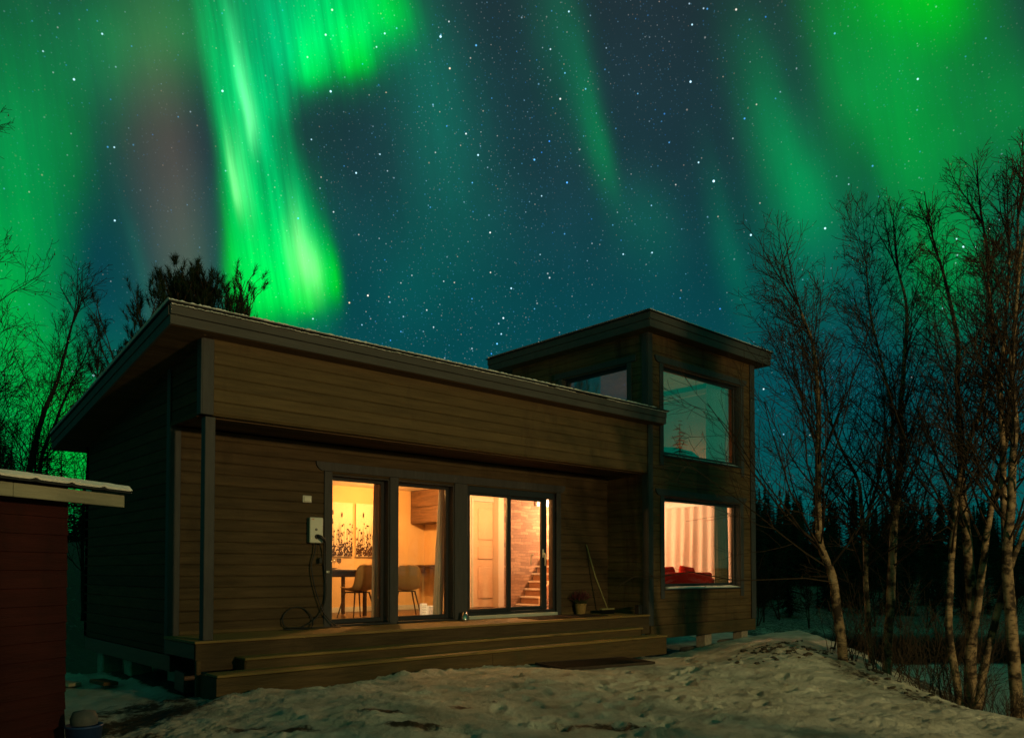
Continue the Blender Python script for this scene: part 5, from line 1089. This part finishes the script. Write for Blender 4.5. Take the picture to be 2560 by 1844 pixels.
# ---- spruces of the far bank
def spruce_mesh(seed,h):
    q_=random.Random(seed); cr=MB(); tk=MB(); tk.tube([(0,0,0),(0,0,h*.97)],[h*.013,.01],6)
    n=int(h*7)
    for i in range(n):
        s=i/n; z=h*(.08+.92*s); L=h*.19*(1-s)**.8*q_.uniform(.7,1.15)+.05; k_=7 if s<.8 else 5
        for j in range(k_):
            a=q_.uniform(0,6.28); d=Vector((math.cos(a),math.sin(a),-.28)); r=Vector((-math.sin(a),math.cos(a),0)); l=L*q_.uniform(.6,1.1); b=Vector((0,0,z))
            for q3 in range(4):
                f0=q3/4; c=b+d*l*f0; w=l*.20*(1.1-f0)
                for sg in (-1,1): cr.add([c,c+d*l*.22+r*sg*w*q_.uniform(.7,1.3)-Vector((0,0,w*.35)),c+d*l*.30+Vector((0,0,.02))],[(0,1,2)])
    return tk,cr
sp_=[]
for i,h in enumerate((9,7.5,6,4.5)):
    t=thing('spruce_tree','dark spruce on the far bank of the river','tree',(0,0,0),0,'spruces on the far river bank'); tk,cr=spruce_mesh(60+i,h); tk.obj('trunk',BARKD,t); cr.obj('crown',SPR,t); sp_.append(t)
q_=random.Random(77); n=0
def put_spruce(w,l,k_,sc,lb,grp):
    global n
    x=-3.26+FX*w+FY*l; y=-8.6+FY*w-FX*l
    o=sp_[k_] if n<4 and k_==n else copy_tree(sp_[k_])
    n+=1; o.location=(x,y,H(x,y)-.1); o.rotation_euler=(0,0,q_.uniform(0,6)); o.scale=(sc*q_.uniform(.9,1.15),sc*q_.uniform(.9,1.15),sc); tag(o,lb,'tree',grp)
for i in range(170):
    w=q_.uniform(54,84); l=w*q_.uniform(.27,.72) if i>3 else w*(.33+.05*i)
    put_spruce(w,l,i%4,q_.uniform(.6,1.0)*(w/70),'dark spruce standing in the forest on the far bank of the river','spruces on the far river bank')
for i in range(46):
    w=q_.uniform(34,50); l=w*q_.uniform(-.68,-.42)
    put_spruce(w,l,i%4,q_.uniform(.45,.8),'dark spruce in the woods on the slope left of the house','spruces left of the house')
# ---- unseen spruces added behind the viewer to shade the snow and mirror in windows
for x,y,k_,sc in ((-.6,-9.9,3,.78),(0.0,-9.6,2,.56),(.55,-9.8,3,.80),(1.1,-9.4,2,.54),(1.65,-9.7,3,.76),(2.2,-9.5,2,.50),(2.6,-9.9,3,.66),(-1.2,-10.6,2,.60),(4.9,-11.5,3,.72),(6.2,-12.4,2,.5),(19.3,-7.4,0,.98),(17.2,-8.0,1,.92),(2.0,-27,0,1.1),(5.5,-30,1,1.2),(11,-25,2,1.2),(15,-31,0,1.2),(20,-27,1,1.1),(27,-26,0,1.0),(31,-20,1,1.1),(-6,-30,0,1.1)):
    o=copy_tree(sp_[k_]); o.location=(x,y,H(x,y)-.1); o.scale=(sc,)*3; tag(o,'spruce added out of view behind the viewer for shade and reflections','tree','spruces added behind the viewer')
# far wood as one mass behind the separate spruces
m=MB(); q_=random.Random(5)
for i in range(260):
    w=q_.uniform(90,150); l=w*q_.uniform(-.9,1.0); x=-3.26+FX*w+FY*l; y=-8.6+FY*w-FX*l; z=H(x,y); h=q_.uniform(6,10)
    for k_ in range(26):
        s=k_/26; zz=z+h*s; L=h*.2*(1-s)+.1
        for j in range(4):
            a=q_.uniform(0,6.28); d=Vector((math.cos(a),math.sin(a),-.3)); r=Vector((-math.sin(a),math.cos(a),0)); b=Vector((x,y,zz)); m.add([b-r*L*.25,b+d*L,b+r*L*.25+Vector((0,0,.4))],[(0,1,2)])
tag(m.obj('distant_forest',SPR),kind='stuff')
# bare trees on the far bank
bt=None
for i,(w,l) in enumerate(((48.6,11.5),(48.8,13.1),(49.3,15.2),(48.7,18.2),(49.2,22.5),(48.9,25.5),(49.4,28.2),(48.8,31),(50,12.2),(50.5,16.0),(52,17.5),(54,15),(49,24),(51,27),(53,30),(50,20.5),(52,33),(55,22),(49.5,14),(51,29))):
    x=-3.26+FX*w+FY*l; y=-8.6+FY*w-FX*l
    if bt is None: bt=bare_tree('bare_tree','low leafless tree on the snowy far bank','tree',[([(0,0,0),(.1,0,1.2),(.05,.1,2.6),(0,.1,3.6)],.05,.015),([(.1,0,.1),(.5,.1,1.2),(.7,.2,2.6)],.04,.012)],51,'leafless trees on the far bank',bark=BARKD,nb=24,blen=1.5,z_lo=.4,fine=.010,lvmax=2,leaves=False); o=bt
    else: o=copy_tree(bt)
    o.location=(x,y,H(x,y)-.05); s_=q_.uniform(.7,1.2); o.scale=(s_,s_,s_); o.rotation_euler=(0,0,q_.uniform(0,6)); tag(o,'low leafless tree on the snowy far bank of the river','tree','leafless trees on the far bank')
